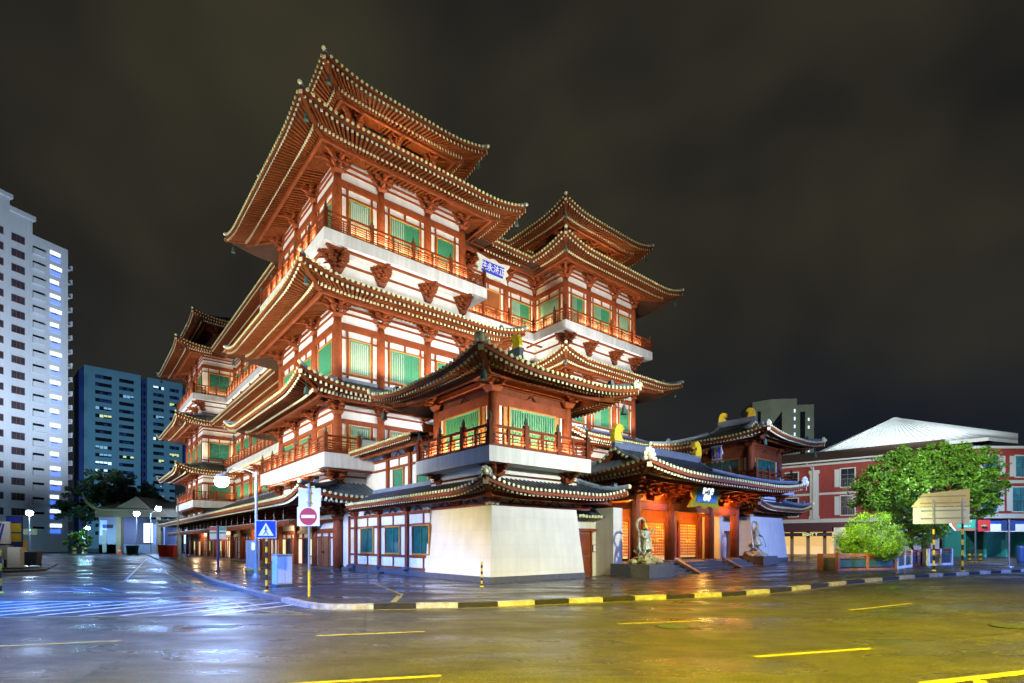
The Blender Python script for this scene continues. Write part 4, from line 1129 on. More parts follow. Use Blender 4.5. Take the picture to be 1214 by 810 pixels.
# far pavement on the left, beyond the side street
m = MB(); m.grid([[(x,y,.1) for x in (-160,-31)] for y in (28.5,33.5)]); 
m.prism([(-60,30.5),(-29.2,30.5),(-28.4,31.5),(-29,33),(-36,42),(-58,66),(-90,100),(-160,100)], 0, .12)
tag(m.build('pavement', M['paving']), None, None, kind='structure')
m = MB(); m.prism([(-200,96.5),(-30,96.5),(-30,140),(-200,140)], 0, .14); tag(m.build('pavement', M['paving']), None, None, kind='structure')

# ------------------------------------------------------------------ towers and houses
def rotz(o, a): o.rotation_euler = (0,0,a)
def tower(name, label, p0, p1, h, depth, floors, cols, fh, z0, wallm, fn):
    """facade from p0 to p1 (left to right as seen), depth away from the camera"""
    a = Vector(p0); b2 = Vector(p1); d = (b2-a); L = d.length; ang = math.atan2(d.y, d.x)
    R = thing(name, label, 'apartment block', (a.x,a.y,0), ang)
    return R, L
# near white block, left edge of the frame
pA = Vector((-88.6,105.8)); dr = Vector((-.38,-.925)).normalized()
o0 = pA+dr*20.0
R = thing('apartment_block', 'tall white apartment block with red-framed windows at the left edge, its lift landings brightly lit', 'apartment block', (o0.x,o0.y,0), math.atan2(-dr.y,-dr.x))
# local x from near (0) to the corner (20); -y is towards the street
m = MB(); m.box(-14,-1.2,0,10.2,16,64.5); m.box(10.2,-.6,0,13.9,16,62.6); m.box(13.9,0,0,20,16,60.3)
m.box(-14,-1.5,64.5,10.6,16,65.2); m.box(10.2,-.9,62.6,14.3,16,63.4)
m.box(13.3,-.72,0,13.7,-.6,62)
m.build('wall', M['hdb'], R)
wf, wp, rec, led, litp, bal, pan = MB(), MB(), MB(), MB(), MB(), MB(), MB()
for f in range(20):
    z = 2.8*f+3.4
    if f >= 1:
        wf.box(10.7,-.68,z+.72,12.7,-.6,z+2.08); wp.box(10.78,-.72,z+.79,12.62,-.68,z+2.01)
        for q in (11.4,11.95): wf.box(q,-.75,z+.82,q+.06,-.72,z+1.98)
        wf.box(8.2,-1.28,z+.75,9.3,-1.2,z+2.05); wp.box(8.3,-1.32,z+.87,9.2,-1.28,z+1.93)
    bal.box(14.1,-.5,z+.1,16.1,0,z+1.1); rec.box(14.2,-.06,z+1.15,16.0,0,z+1.6)
    litp.box(17.0,-.08,z+1.55,18.9-.25*(f%3),0,z+2.2); pan.box(17.0,-.15,z+.35,18.7,0,z+1.15)
    rec.box(17.2,-.1,z+1.15,18.2,0,z+1.3)
    led.box(20,.4,z,21.,3,z+.14); led.box(20.8,.4,z,21.,3,z+1.05)
wfr = wf.build('window', mat('brick_red_frame',(.26,.07,.06),.6,var=.1), R); wp.build('pane', mat('grey_window',(.05,.055,.07),.2,var=.5,scale=.7), wfr)
wfr['kind'] = 'stuff'
rec.build('opening', M['win_dk'], R, split=True); bal.build('balcony', M['hdb'], R, split=True); led.build('side_balcony', M['hdb'], R, split=True)
litp.build('lit_landing', M['lit_white'], R, split=True); pan.build('landing_parapet', M['lit_blue'], R, split=True)
m = MB(); m.box(-10,-3.0,0,10,-1.2,3.9); m.build('shelter_wall', M['concrete'], R)
# blue block further back
a = Vector((-153.4,190)); b2 = Vector((-131,213)); d = b2-a; L = d.length
R = thing('apartment_block', 'broad blue-lit apartment block with scattered lit windows behind the dark trees', 'apartment block', (a.x,a.y,0), math.atan2(d.y,d.x))
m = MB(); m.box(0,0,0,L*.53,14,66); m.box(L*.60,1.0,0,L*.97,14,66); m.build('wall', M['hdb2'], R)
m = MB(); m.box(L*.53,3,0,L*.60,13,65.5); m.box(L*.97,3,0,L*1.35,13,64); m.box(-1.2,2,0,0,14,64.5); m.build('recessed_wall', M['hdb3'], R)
win, lt = MB(), {}
rg = random.Random(5)
for f in range(21):
    z = 5.0+2.85*f
    for (x0, x1, yy) in ((.10,.25,0),(.32,.46,0),(.66,.77,1),(.83,.93,1),(1.03,1.13,3),(1.18,1.28,3)):
        X0, X1 = L*x0, L*x1; t = rg.random(); lit_ = t < .2; kd_ = rg.choice(['lit_cool','lit_yel','lit_dimcool','lit_dimcool'])
        win.box(X0,yy-.16,z,X1,yy-.02,z+1.25)
        if lit_:
            for j in range(4):
                if rg.random() < .65: lt.setdefault(kd_, MB()).box(X0+(X1-X0)*(j+.06)/4,yy-.2,z+.12+rg.choice((0,.35)),X0+(X1-X0)*(j+.94)/4,yy-.16,z+1.15)
        else:
            for j in range(4):
                if rg.random() < .3: lt.setdefault('hdb3', MB()).box(X0+(X1-X0)*(j+.06)/4,yy-.2,z+.12,X0+(X1-X0)*(j+.94)/4,yy-.16,z+1.15-rg.choice((0,.4)))
    for q in (.545,.575): win.box(L*q,2.8,z,L*(q+.015),2.98,z+1.7)
w_ = win.build('window', M['win_dk'], R); w_['kind'] = 'stuff'
for k_, mb_ in lt.items(): mb_.build('window', M[k_], R)['kind'] = 'stuff'
R = thing('podium_building', 'low white block in front of the blue apartment block, above the trees', 'building', (-75,118,0), .5)
m = MB(); m.box(0,0,0,22,8,18.5); m.build('wall', M['trim'], R); m = MB()
for k in range(7): m.box(.6+3*k,-.08,15.6,3.1+3*k,0,17.4)
m.build('window', M['glass_b'], R); m = MB(); m.box(-.3,-.4,18.5,22.3,8,19.1); m.build('roof', M['roofmetal'], R)
# dark tower behind the gate, right
R = thing('office_tower', 'grey high-rise with a sloping dark glass flank behind the right-hand pavilion', 'tower', (69,150,0), -.12)
m = MB(); m.prism([(0,3),(4,0),(11,0),(11,14),(0,14)], 0, 42.5); m.prism([(11,1.2),(16,1.2),(16,14),(11,14)], 0, 41); m.build('wall', M['concrete'], R)
m = MB(); m.box(.9+.2,-.0+1.6,8,3.5,1.9,39.5); m.add([(4.1,-.05,10),(7.0,-.05,10),(7.0,-.05,39),(4.1,-.05,35)], [(0,1,2,3)]); m.box(12.3,1.1,5,13.6,1.2,39); m.build('dark_glass', M['win_dk'], R)
m = MB()
for f in range(14):
    for x in (10.2,): m.box(x,-.1,10+2.2*f,x+.35,0,10.9+2.2*f)
    if f % 3 != 1: m.box(14.4,1.1,10+2.2*f,14.75,1.2,10.8+2.2*f)
m.build('stair_light', M['lit_cool'], R)['kind'] = 'stuff'
m = MB(); m.prism([(16,3),(20,3),(20,14),(16,14)], 0, 28); m.build('annex', M['concrete'], R)

# red shophouse block on the right
def shop_window(R, x, y, z, w, h, sh=True):
    m = MB(); m.box(x-.1,y-.06,z-.12,x+w+.1,y,z); m.box(x-.12,y-.05,z+h,x+w+.12,y,z+h+.12); m.box(x-.12,y-.05,z,x,y,z+h); m.box(x+w,y-.05,z,x+w+.12,y,z+h)
    f = m.build('window', M['trim'], R)
    m = MB(); m.box(x,y-.03,z,x+w,y-.01,z+h); m.build('pane', M['win_dk'] if sh else M['glass_b'], f)
    m = MB(); m.box(x+w*.48,y-.05,z,x+w*.52,y-.03,z+h); m.box(x,y-.05,z+h*.66,x+w,y-.03,z+h*.69)
    for k in range(5): m.box(x+w*(.1+.19*k),y-.10,z,x+w*(.12+.19*k),y-.08,z+h*.42)
    m.box(x,y-.11,z+h*.42,x+w,y-.07,z+h*.45); m.build('balustrade', M['steel_d'], f)
    m = MB()
    m.box(x-.62,y-.12,z,x-.14,y-.06,z+h)
    if not sh: m.box(x+w+.14,y-.12,z,x+w+.62,y-.06,z+h)
    m.build('shutter', M['trim'] , f, split=True)
P1 = Vector((32.4,64.)); P2 = Vector((43.6,54.2)); d = P2-P1; L1 = d.length
R = thing('shophouse_block', 'three-storey red shophouse block with cream trim and white metal roof, right of the temple', 'building', (P1.x,P1.y,.2), math.atan2(d.y,d.x))
m = MB(); m.box(-10,0,3.9,L1+.3,12,10.6); m.box(-10,3,0,L1+.3,12,3.9); m.build('wall', M['pink'], R)
m = MB(); m.box(-10,-.2,3.9,L1,.0,4.35); m.box(-10,-.1,7.1,L1,.0,7.35); m.box(-10,-.25,10.5,L1+.1,.0,10.75)
for x in (3.2,10.1): m.box(x,-.22,4.35,x+.9,0,10.0); m.box(x-.1,-.28,9.6,x+1.0,0,9.95); m.box(x-.08,-.28,4.35,x+.98,0,4.7)
m.build('trim', M['trim'], R)
for x in (.6,6.3,12.6): shop_window(R, x, 0, 7.9, 1.3, 2.0); shop_window(R, x, 0, 4.75, 1.3, 2.1)
m = MB(); m.box(-10,-1.0,3.3,L1,-.2,3.9); m.box(-10,-1.6,2.9,5.6,-.2,3.4); m.build('awning', M['maroon'], R)
m = MB(); m.box(5.8,-1.2,.0,L1+.1,-1.1,3.3); m.build('plastic_sheeting', M['canvas'], R); m = MB()
for k in range(6): m.box(5.8+1.6*k,-1.24,.0,5.86+1.6*k,-1.2,3.3)
m.box(5.8,-1.24,2.2,L1,-1.2,2.25); m.build('sheeting_frame', M['steel'], R)
m = MB(); m.box(-9,2.6,.1,5.6,2.7,2.9); m.build('lit_interior', M['lit_warm'], R)
m = MB(); m.box(-9,-1.1,2.35,5.6,-1.0,2.75); sb = m.build('sign_board', M['black'], R)
text('EIGHT T', .42, M['lit_yel'], sb, (3.4,-1.12,2.54), (PI/2,0,0), bold=.01)
for k in range(4): m = MB(); m.box(-.5+1.7*k,-.5,.1,-.2+1.7*k,-.2,2.9); m.build('pillar', M['tan'], R)
m = MB(); m.box(-10.2,-1.2,10.75,L1+.4,.2,10.9)
m.add([(-10.2,-1.0,10.9),(L1+.4,-1.0,10.9),(L1+.4,3.2,12.6),(-10.2,3.2,12.6)], [(0,1,2,3)]); m.build('tiled_eave', M['browntile'], R)
m = MB(); m.cyl((L1*.0+3.6,-.35,10.4),(3.6,-.35,4.4),.07,n=8); m.tube([(3.0,-1.1,10.75),(3.4,-.9,10.4),(3.6,-.35,9.9)],.07,8); m.cyl((10.5,-.35,10.4),(10.5,-.35,4.4),.07,n=8)
m.beam((-10.2,-1.15,10.85),(L1+.4,-1.15,10.85),.16,.16); m.build('gutter', M['trim'], R)
# white metal roof over both wings: ridge apex seen at 1060,495
R2_ = thing('roof_canopy', 'big white sloping metal roof rising above the red shophouse block', 'roof', (0,0,0), 0)
zA = lambda y_, Y: EYE+(HZ-y_)*Y/F_
def pxw(px, py, Y): return ((px-CX)/F_*Y, Y, EYE+(HZ-py)*Y/F_)
m = MB(); q = [pxw(968,539.5,66), pxw(1172,518.3,53), pxw(1207,522,55), pxw(1207,514,62), pxw(1060.5,495,72)]
bk_ = (44,92,13.5); bk2 = (66,90,13.5)
m.add(q+[bk_,bk2], [(0,1,4),(1,2,3),(1,3,4),(0,4,5),(4,3,6),(4,6,5)])
q2 = [(p[0],p[1],p[2]-.35) for p in q[:3]]
m.add(q[:3]+q2, [(i,i+1,3+i+1,3+i) for i in range(2)]); m.build('metal_sheet', M['roofmetal'], R2_)
m = MB()
for k in range(22):
    f_ = (k+.5)/22; a = Vector(q[0]).lerp(Vector(q[1]), f_); b2 = Vector(q[4]); e2 = a.lerp(b2, .985)
    m.beam(a+Vector((0,-.03,.03)), e2+Vector((0,-.03,.03)), .07, .05)
m.build('standing_seam', M['roofmetal'], R2_)['kind'] = 'stuff'
m = MB(); m.prism([(32.4,66),(43,57),(64,57),(64,85),(35,85)], 10.2, 11.6); m.build('support_wall', M['pink'], R2_)
# front wing facing the main road
R = thing('shophouse_wing', 'red and cream shophouse wing with blue windows and teal shopfronts at the right edge', 'building', (43.6,51.5,.2), .0)
m = MB(); m.box(0,0,3.9,34,9,11.0); m.box(0,3,0,34,9,3.9); m.build('wall', M['pink'], R)
m = MB(); m.box(0,-.15,3.95,34,0,4.4); m.box(0,-.1,7.35,34,0,7.65); m.box(0,-.2,10.7,34,0,10.95); m.build('trim', M['trim'], R)
for k in range(7):
    x = 2.0+3.0*k
    shop_window(R, x, 0, 4.65, 1.5, 2.3, False); shop_window(R, x+.3, 0, 8.0, 1.3, 2.0, False)
m = MB(); m.box(0,-2.4,2.95,34,-.1,3.3); m.box(0,-2.5,3.25,34,-.1,3.6); m.build('awning', M['bluepl'], R)
m = MB(); m.box(0,-2.56,2.6,34,-2.5,3.3); fb_ = m.build('sign_fascia', M['roofmetal'], R)
text('Restaurant', .5, M['steel_d'], fb_, (11.5,-2.58,2.95), (PI/2,0,0)) if 0 else None
shopm = [M['glass'], M['lit_dimcool'], M['greenlt'], M['lit_white'], M['glass'], M['bluepl'], M['greenlt'], M['lit_purple'], M['glass'], M['lit_dimcool'], M['greenlt'], M['glass']]
for k in range(12):
    m = MB(); x = .3+k*1.45*1.4; m.box(x,2.4 if k % 3 else -.1,.15,x+1.75,2.5 if k % 3 else .0,2.9); m.build('shopfront', shopm[k], R)
m = MB()
for k in range(12): x = .1+k*1.45*1.4; m.box(x,-.2,.1,x+.2,2.4,3.0)
m.build('shopfront_frame', M['turq'], R, split=True)
m = MB()
for k in range(3): m.box(10+.7*k+k*.3,-.3,.2,10.35+k,-.25,2.9)
m.build('neon_sign', M['lit_purple'], R, split=True)
m = MB(); m.box(-.6,-2,.0,34,3,.2); m.build('step', M['plinth'], R)

# ------------------------------------------------------------------ food hall with upturned roof at the end of the side street
Yh = 88.
def hx(px): return (px-CX)/F_*Yh
def hz_(py): return EYE+(HZ-py)*Yh/F_
R = thing('open_hall', 'open hall with upturned tan roof and blue light at the end of the side street', 'pavilion', (hx(165),Yh,.1), .0)
X = lambda px: hx(px)-hx(165)
m = MB(); m.box(X(116),.2,0,X(140),8,6.2); m.box(X(116),.2,0,X(240),.4,1.5); m.box(X(145),7,0,X(245),8,6.); m.build('wall', mat('hall_wall',(.22,.25,.36),.7,var=.1), R)
m = MB()
for a, b2, c in (((104,590),(112,600),(122,606)),):
    m.tube([(X(104),-1,hz_(588)),(X(107),-.8,hz_(596)),(X(113),-.5,hz_(602)),(X(122),-.2,hz_(605)),(X(240),-.2,hz_(606))], [.12,.22,.3,.3,.3], 6)
m.add([(X(112),-.5,hz_(603)),(X(235),-.5,hz_(605)),(X(225),6,hz_(592)),(X(125),6,hz_(592))], [(0,1,2,3)])
m.add([(X(142),-1,hz_(603)),(X(183),-1,hz_(604)),(X(167),-1,hz_(590)),(X(167),6,hz_(590))], [(0,1,2),(0,2,3),(1,3,2)])
m.box(X(114),-.3,hz_(614),X(240),.3,hz_(605)); m.build('roof', mat('hall_roof',(.10,.075,.04),.7,var=.2), R)
for px in (141.5,189,213): m = MB(); m.box(X(px)-.4,-.2,0,X(px)+.4,.5,hz_(612)); m.build('pillar', M['tan'], R)
m = MB(); m.box(X(146),4.9,1.8,X(157),5,5.2); m.build('lit_opening', M['lit_white'], R)
m = MB(); m.box(X(158),4.9,1.4,X(172),5,5.); m.box(X(118),.1,3.0,X(126),.2,5.5); m.build('blue_screen', M['lit_blue'], R)
m = MB(); m.box(X(192),4.9,1.6,X(206),5,5.0); m.build('lit_opening', M['lit_cool'], R)
m = MB(); m.box(X(121),.1,4.2,X(133),.18,4.8); m.build('sign_board', M['black'], R)
m = MB(); m.box(X(121),.05,.2,X(126),.15,3.9); m.build('door', M['steel'], R)
R = thing('covered_bench_shelter', 'long low shelter with tan roof and slatted screens in front of the white block', 'shelter', (hx(31),80,.1), .0)
s_ = 80/Yh
m = MB(); m.box(0,0,3.0,6.3,3,3.9); m.build('roof', M['tan'], R); m = MB(); m.box(0.2,2.2,.4,4.2,2.3,3.0); m.box(4.3,-.1,.2,6.3,.0,3.2); m.build('screen', M['hdb3'], R)
m = MB(); 
for x in (0,2.1,4.2,6.1): m.box(x,.1,0,x+.25,.35,3.0)
m.build('post', M['tan'], R, split=True)
R = thing('signboard_wall', 'green-lit backdrop wall behind the far trees at the street end', 'wall', (hx(85)-2,104,0), 0)
m = MB(); m.box(0,0,0,8,.4,9.0); m.build('panel', mat('green_lit_render',(.35,.5,.12),.8,var=.1), R)
m = MB(); m.box(12,3,0,40,3.4,13); m.build('blue_panel', M['hdb3'], R)
# ------------------------------------------------------------------ trees
def foliage(name, blobs, n, size, m_, parent, seed=1, shell=.55):
    rg = random.Random(seed); mb = MB(); tot = sum(b[3]**2 for b in blobs)
    for (x,y,z,r,sq) in blobs:
        k = int(n*r*r/tot)
        # clumps on each blob
        cl = []
        for _ in range(max(10,int(k/55))):
            v = Vector((rg.gauss(0,1),rg.gauss(0,1),rg.gauss(0,1))).normalized(); q = rg.uniform(shell,1.06)
            cl.append((x+v.x*r*q, y+v.y*r*q, z+v.z*r*q*sq, r*rg.uniform(.12,.30)))
        for _ in range(k):
            c = cl[int(rg.random()*len(cl))]
            v = Vector((rg.gauss(0,1),rg.gauss(0,1),rg.gauss(0,1))).normalized()*c[3]*rg.uniform(.3,1.05)
            p = Vector((c[0]+v.x, c[1]+v.y, c[2]+v.z*.75))
            nrm = Vector((rg.gauss(0,.6),rg.gauss(0,.6),rg.uniform(.1,1))).normalized()
            t = nrm.cross(Vector((rg.gauss(0,1),rg.gauss(0,1),rg.gauss(0,1)))).normalized(); b_ = nrm.cross(t)
            s = size*rg.uniform(.6,1.3)
            mb.add([p-t*s, p-b_*s*.5+nrm*s*.12, p+t*s, p+b_*s*.5+nrm*s*.12], [(0,1,2,3)])
    return mb.build(name, m_, parent)
def tree(name, label, loc, blobs, n, size, mt, trunk_r, limbs, seed, group=None, cat='tree'):
    R = thing(name, label, cat, loc, 0, group)
    m = MB()
    zt = min(b[2] for b in blobs)
    m.tube([(0,0,-.1),(.05,0,zt*.35),(-.06,.05,zt*.75),(0,0,zt*1.0)], [trunk_r*1.35,trunk_r,trunk_r*.85,trunk_r*.7], 9)
    rg = random.Random(seed)
    for (x,y,z,r,sq) in blobs:
        m.tube([(0,0,zt*.72),(x*.35,y*.35,zt*.72+(z-zt*.72)*.5),(x*.8,y*.8,z),(x,y,z+r*.5)], [trunk_r*.55,trunk_r*.4,trunk_r*.22,.02], 6)
        for _ in range(4):
            v = Vector((rg.gauss(0,1),rg.gauss(0,1),rg.uniform(-.2,1))).normalized()*r*.8
            m.tube([(x*.8,y*.8,z),(x+v.x*.5,y+v.y*.5,z+v.z*.5),(x+v.x,y+v.y,z+v.z)], [trunk_r*.15,trunk_r*.09,.01], 5)
    m.build('trunk', M['bark'], R)
    foliage('crown', blobs, n, size, mt, R, seed)
    return R
tree('broadleaf_tree', 'large spreading green tree in front of the red shophouses, street-lit from below', (31.2,40,.3),
     [(-3.6,0,5.3,2.0,.8),(-2.2,0,7.1,1.8,.8),(-.3,.3,7.4,1.9,.8),(1.5,-.2,7.6,1.7,.8),(3.3,0,7.2,1.9,.85),(4.7,.4,5.7,1.6,.9),(2.2,-.5,5.6,2.0,.8),(-1.0,-.6,5.4,2.0,.8),(3.7,0,4.4,1.4,.9),(-2.6,-.4,4.6,1.4,.8)], 46000, .105, M['leaf'], .26, 5, 3)
tree('small_tree', 'narrower mid-green tree just behind the clipped bush', (25.6,34,.35), [(0,0,4.4,1.2,1.0),(.3,0,3.2,1.5,.9),(.5,0,2.1,1.3,.8),(-.6,0,3.5,1.0,.9),(1.0,0,3.0,1.0,.9)], 17000, .085, M['leaf'], .13, 4, 9)
R = thing('clipped_bush', 'rounded bright yellow-green bush growing in the slatted planter', 'bush', (17.9,26.5,.4))
m = MB(); m.tube([(0,0,0),(.05,0,.8),(0,0,1.6)], [.09,.07,.04], 7)
for k in range(6): a = k*1.05; m.tube([(0,0,.5),(.5*math.cos(a),.5*math.sin(a),1.2),(1.0*math.cos(a),1.0*math.sin(a),1.9)], [.05,.035,.01], 5)
m.build('stem', M['bark'], R)
foliage('foliage', [(0,0,1.70,1.22,.92),(-.2,0,1.35,1.2,.75),(.2,-.05,1.35,1.2,.72),(0,0,1.0,1.2,.5)], 30000, .042, M['leafy'], R, 5, .86)
gdt = 'dark trees at the end of the side street'
for i, (px, Y, zc_, r_, lab) in enumerate(((100,92,8.5,4.6,'dark spreading tree beside the green-lit wall, leaning trunk showing'),(125,96,12.,5.2,'tallest dark tree behind the upturned hall roof'),(150,95,11.,5.2,'round dark tree above the middle of the hall roof'),(178,98,8.5,4.2,'lowest dark tree, next to the temple end of the hall'))):
    x = (px-CX)/F_*Y
    tree('shade_tree', lab, (x,Y,.1), [(-r_*.5,0,zc_-1,r_*.6,.7),(r_*.45,0,zc_-.6,r_*.6,.7),(0,0,zc_+.8,r_*.62,.75),(0,-1,zc_-1.5,r_*.6,.6)], 5200, .30, M['leafd'], .4, 4, 20+i, gdt)
R = thing('low_shrub', 'bright green shrub lit by the far lamp beside the white block', 'bush', ((95-CX)/F_*82,82,.1))
m = MB(); m.tube([(0,0,0),(0,0,1.5)], [.1,.05], 6); m.build('stem', M['bark'], R)
foliage('foliage', [(0,0,2.6,1.5,1.1),(.8,0,1.5,1.2,.9),(-.8,0,1.6,1.2,.9)], 2500, .2, M['leaf'], R, 8)

# ------------------------------------------------------------------ planter and railings on the right
def slat_fence(name, label, A, B, h, frame_m, slat_m, npan, group=None, cat='planter', post_m=None, top_m=None):
    A = Vector(A); B = Vector(B); d = B-A; L = d.length
    R = thing(name, label, cat, (A.x,A.y,gz(A.x)+.12), math.atan2(d.y,d.x), group)
    m = MB(); m.box(0,-.04,.0,L,.04,.12); 
    for k in range(npan+1): x = L*k/npan; m.box(x-.07,-.07,0,x+.07,.07,h+.02)
    m.build('frame', frame_m, R)
    m = MB(); m.box(0,-.045,h-.14,L,.045,h); m.box(0,-.04,h-.24,L,.04,h-.2); m.build('top_rail', top_m or frame_m, R)
    m = MB()
    for k in range(7): z = .17+k*(h-.45)/7; m.box(.05,-.02,z,L-.05,.02,z+.045)
    m.build('slats', slat_m, R)
    return R, L
R, L = slat_fence('planter_box', 'long orange-framed slatted planter around the clipped bush', (15.3,24.9), (18.9,26.2), .82, M['orange'], M['teal'], 2)
m = MB(); m.box(.1,.1,0,L-.1,1.0,.62); m.build('soil_box', M['plinth'], R)
m = MB(); m.box(-.05,.75,0,.0,1.05,.8); m.box(0,1.0,0,L,1.06,.8); m.build('side_panel', M['orange'], R, split=True)
m = MB(); m.lathe((0,0,.82),[(.06,0),(.11,.05),(.09,.12),(.11,.2),(.06,.3),(.01,.36)],8); m.lathe((L,0,.82),[(.06,0),(.11,.05),(.09,.12),(.11,.2),(.06,.3),(.01,.36)],8); m.build('finial', M['brass'], R)
slat_fence('slatted_barrier', 'white-framed slatted barrier joining the planter, first to its right', (19.0,26.2), (21.2,28.2), .9, M['white'], M['teal'], 2, 'slatted barriers right of the planter', 'barrier', top_m=M['red'])
slat_fence('slatted_barrier', 'dark-slatted barrier between the two white-framed ones', (21.5,28.6), (23.6,30.6), .9, M['timber'], M['steel_d'], 2, 'slatted barriers right of the planter', 'barrier', top_m=M['red'])
slat_fence('slatted_barrier', 'white-framed slatted barrier furthest right, next to the banded sign post', (23.7,30.2), (26.0,31.4), .95, M['white'], M['steel_d'], 2, 'slatted barriers right of the planter', 'barrier', top_m=M['red'])

# ------------------------------------------------------------------ posts and signs
def banded(root, x, y, z0, z1, r, nb, zb1=None, mats=('black','yellow')):
    mats = [M[k] for k in mats]; zb1 = zb1 or z1; m = MB()
    for k in range(nb): m.cyl((x,y,z0+(zb1-z0)*k/nb),(x,y,z0+(zb1-z0)*(k+1)/nb), r, n=10, mi=k%2)
    if zb1 < z1: m.cyl((x,y,zb1),(x,y,z1), r*.95, n=10, mi=2); mats.append(M['steel'])
    m.lathe((x,y,z0-.01), [(r*2.2,0),(r*2.,.03),(r*1.1,.06)], 10, mi=1)
    return m.build('post', mats, root)
px_, py_ = -5.98, 15.63
R = thing('no_entry_sign', 'red and white no-entry sign under a blank white plate on a thin steel pole', 'road sign', (px_,py_,.12))
m = MB(); m.cyl((0,0,0),(0,0,3.32),.035,n=10); m.build('pole', M['steel'], R)
m = MB(); m.lathe((0,0,0), [(.04,0),(.04,.75)], 10); m.build('pole_base', M['yellow'], R)
m = MB(); m.box(-.33,-.06,2.06,.33,-.04,2.62); pl = m.build('sign_plate', M['white'], R)
m = MB(); m.cyl((0,-.062,2.34),(0,-.068,2.34),.255,n=40); m.build('red_disc', M['red'], pl); m = MB(); m.box(-.2,-.075,2.295,.2,-.07,2.385); m.build('white_bar', M['white'], pl)
m = MB(); m.box(-.33,.04,2.63,-.02,.055,3.18); m.box(.02,.04,2.63,.33,.055,3.18); m.build('blank_plate', M['white'], R, split=True)
for z in (2.2,2.5,2.75,3.05): m = MB(); m.box(-.06,-.045,z,.06,.045,z+.03); m.build('clamp', M['steel'], R)
R = thing('crossing_sign', 'blue pedestrian-crossing sign on a black and yellow banded post', 'road sign', (-7.96,17.2,.12), .15)
banded(R, 0, 0, 0, 1.8, .04, 10)
m = MB(); m.box(-.3,-.07,1.74,.3,-.05,2.28); pl = m.build('sign_plate', M['blue'], R)
m = MB(); m.box(-.315,-.068,1.725,.315,-.045,2.295); m.build('plate_border', M['white'], R)
m = MB(); m.plate([(-.24,1.80),(.24,1.80),(0,2.22)], -.078, -.072); m.build('triangle', M['white'], pl)
m = MB()   # walking figure
m.cyl((0.0,-.081,2.085),(0.0,-.086,2.085),.022,n=10)
for a, b2, w in (((0,2.06),(0.0,1.95),.035),((0,1.95),(.05,1.88),.022),((.05,1.88),(.07,1.82),.02),((0,1.95),(-.04,1.89),.022),((-.04,1.89),(-.075,1.83),.02),((0,2.04),(.05,1.99),.018),((0,2.04),(-.05,1.98),.018)):
    m.beam((a[0],-.083,a[1]),(b2[0],-.083,b2[1]), w, .005, up=(0,1,0))
m.build('walking_figure', M['black'], pl)
R = thing('bollard', 'thin black and yellow banded bollard in front of the pavilion corner', 'bollard', (-1.08,18.92,.12)); banded(R, 0, 0, 0, .9, .035, 8)
R = thing('control_cabinet', 'pale roadside cabinet with one blue-lit side next to the crossing sign', 'cabinet', (-8.45,19.5,.12), .75)
m = MB(); m.box(-.27,-.27,.06,.27,.27,1.12); m.build('body', mat('cabinet_cream',(.5,.47,.33),.5,var=.08), R); m = MB(); m.box(-.3,-.3,0,.3,.3,.07); m.build('base', M['plinth'], R); m = MB(); m.box(-.29,-.29,1.12,.29,.29,1.16); m.build('lid', M['steel'], R)
m = MB(); m.box(-.24,-.285,.12,-.01,-.27,1.06); m.box(.01,-.285,.12,.24,-.27,1.06); m.build('door_panel', M['hdb'], R, split=True)  # bluish panels: the blue light on this side is put into the colour
R = thing('control_cabinet', 'tall pale cabinet with glowing white patch beside the lamp post', 'cabinet', ((299.5-CX)/F_*31,31,.12), .7)
m = MB(); m.box(-.3,-.25,.05,.3,.25,1.75); m.build('body', M['trim'], R); m = MB(); m.box(-.1,-.28,1.2,.12,-.25,1.6); m.build('lit_panel', M['lit_white'], R); m = MB(); m.box(-.35,-.3,0,.35,.3,.1); m.build('base', M['yellow'], R)
R = thing('information_sign', 'double-panel red, green and white notice board on a blue post beside the arcade', 'sign', (-19.48,35.14,.12), .1)
m = MB(); m.cyl((0,0,0),(0,0,2.75),.07,n=10); m.build('post', M['bluepl'], R)
for sx in (-1,1):
    m = MB(); m.box(.08*sx if sx > 0 else -.52,-.03,1.85,.52 if sx > 0 else -.08,.03,2.7); p_ = m.build('panel', M['white'], R)
    m = MB(); m.box(.09 if sx > 0 else -.51,-.04,2.42,.51 if sx > 0 else -.09,-.03,2.68); m.build('heading', M['red'] if sx < 0 else M['turq'], p_)
    m = MB(); m.box(.09 if sx > 0 else -.51,-.04,2.22,.51 if sx > 0 else -.09,-.03,2.34); m.build('band', M['sgreen'], p_)
# direction signs on the right
R = thing('sign_gantry', 'back of two large tan sign plates carried on twin black and yellow banded posts', 'road sign', (19.33,24.3,.42), -.35)
dx_ = Vector((1.0,-.37)).length
banded(R, 0, 0, 0, 3.3, .045, 9, 2.15); banded(R, 1.07, 0, 0, 3.3, .045, 9, 2.15)
m = MB(); m.plate([(-.85,2.95),(-.4,3.55),(1.35,3.72),(1.35,2.96)], .05, .07); m.build('upper_plate', M['backplate'] if 'backplate' in M else mat('plate_back',(.62,.55,.36),.45,var=.1), R)
m = MB(); m.box(-.78,.05,2.16,1.35,.07,2.93); m.build('lower_plate', M['roofmetal'], R)
m = MB()
for z in (2.4,2.75,3.1,3.4): m.box(-.5,.02,z,1.2,.05,z+.04)
m.build('crossbar', M['steel'], R, split=True)
R = thing('street_name_sign', 'green and brown arrow sign pointing left on a dark post near the shophouses', 'road sign', (30.06,34.4,.42), 0)
m = MB(); m.cyl((0,0,0),(0,0,2.85),.05,n=10); m.build('post', M['steel_d'], R)
m = MB(); m.plate([(-1.75,2.5),(-1.35,2.1),(-.06,2.1),(-.06,2.82),(-1.35,2.82)], -.06, -.04); pl = m.build('brown_plate', M['sbrown'], R)
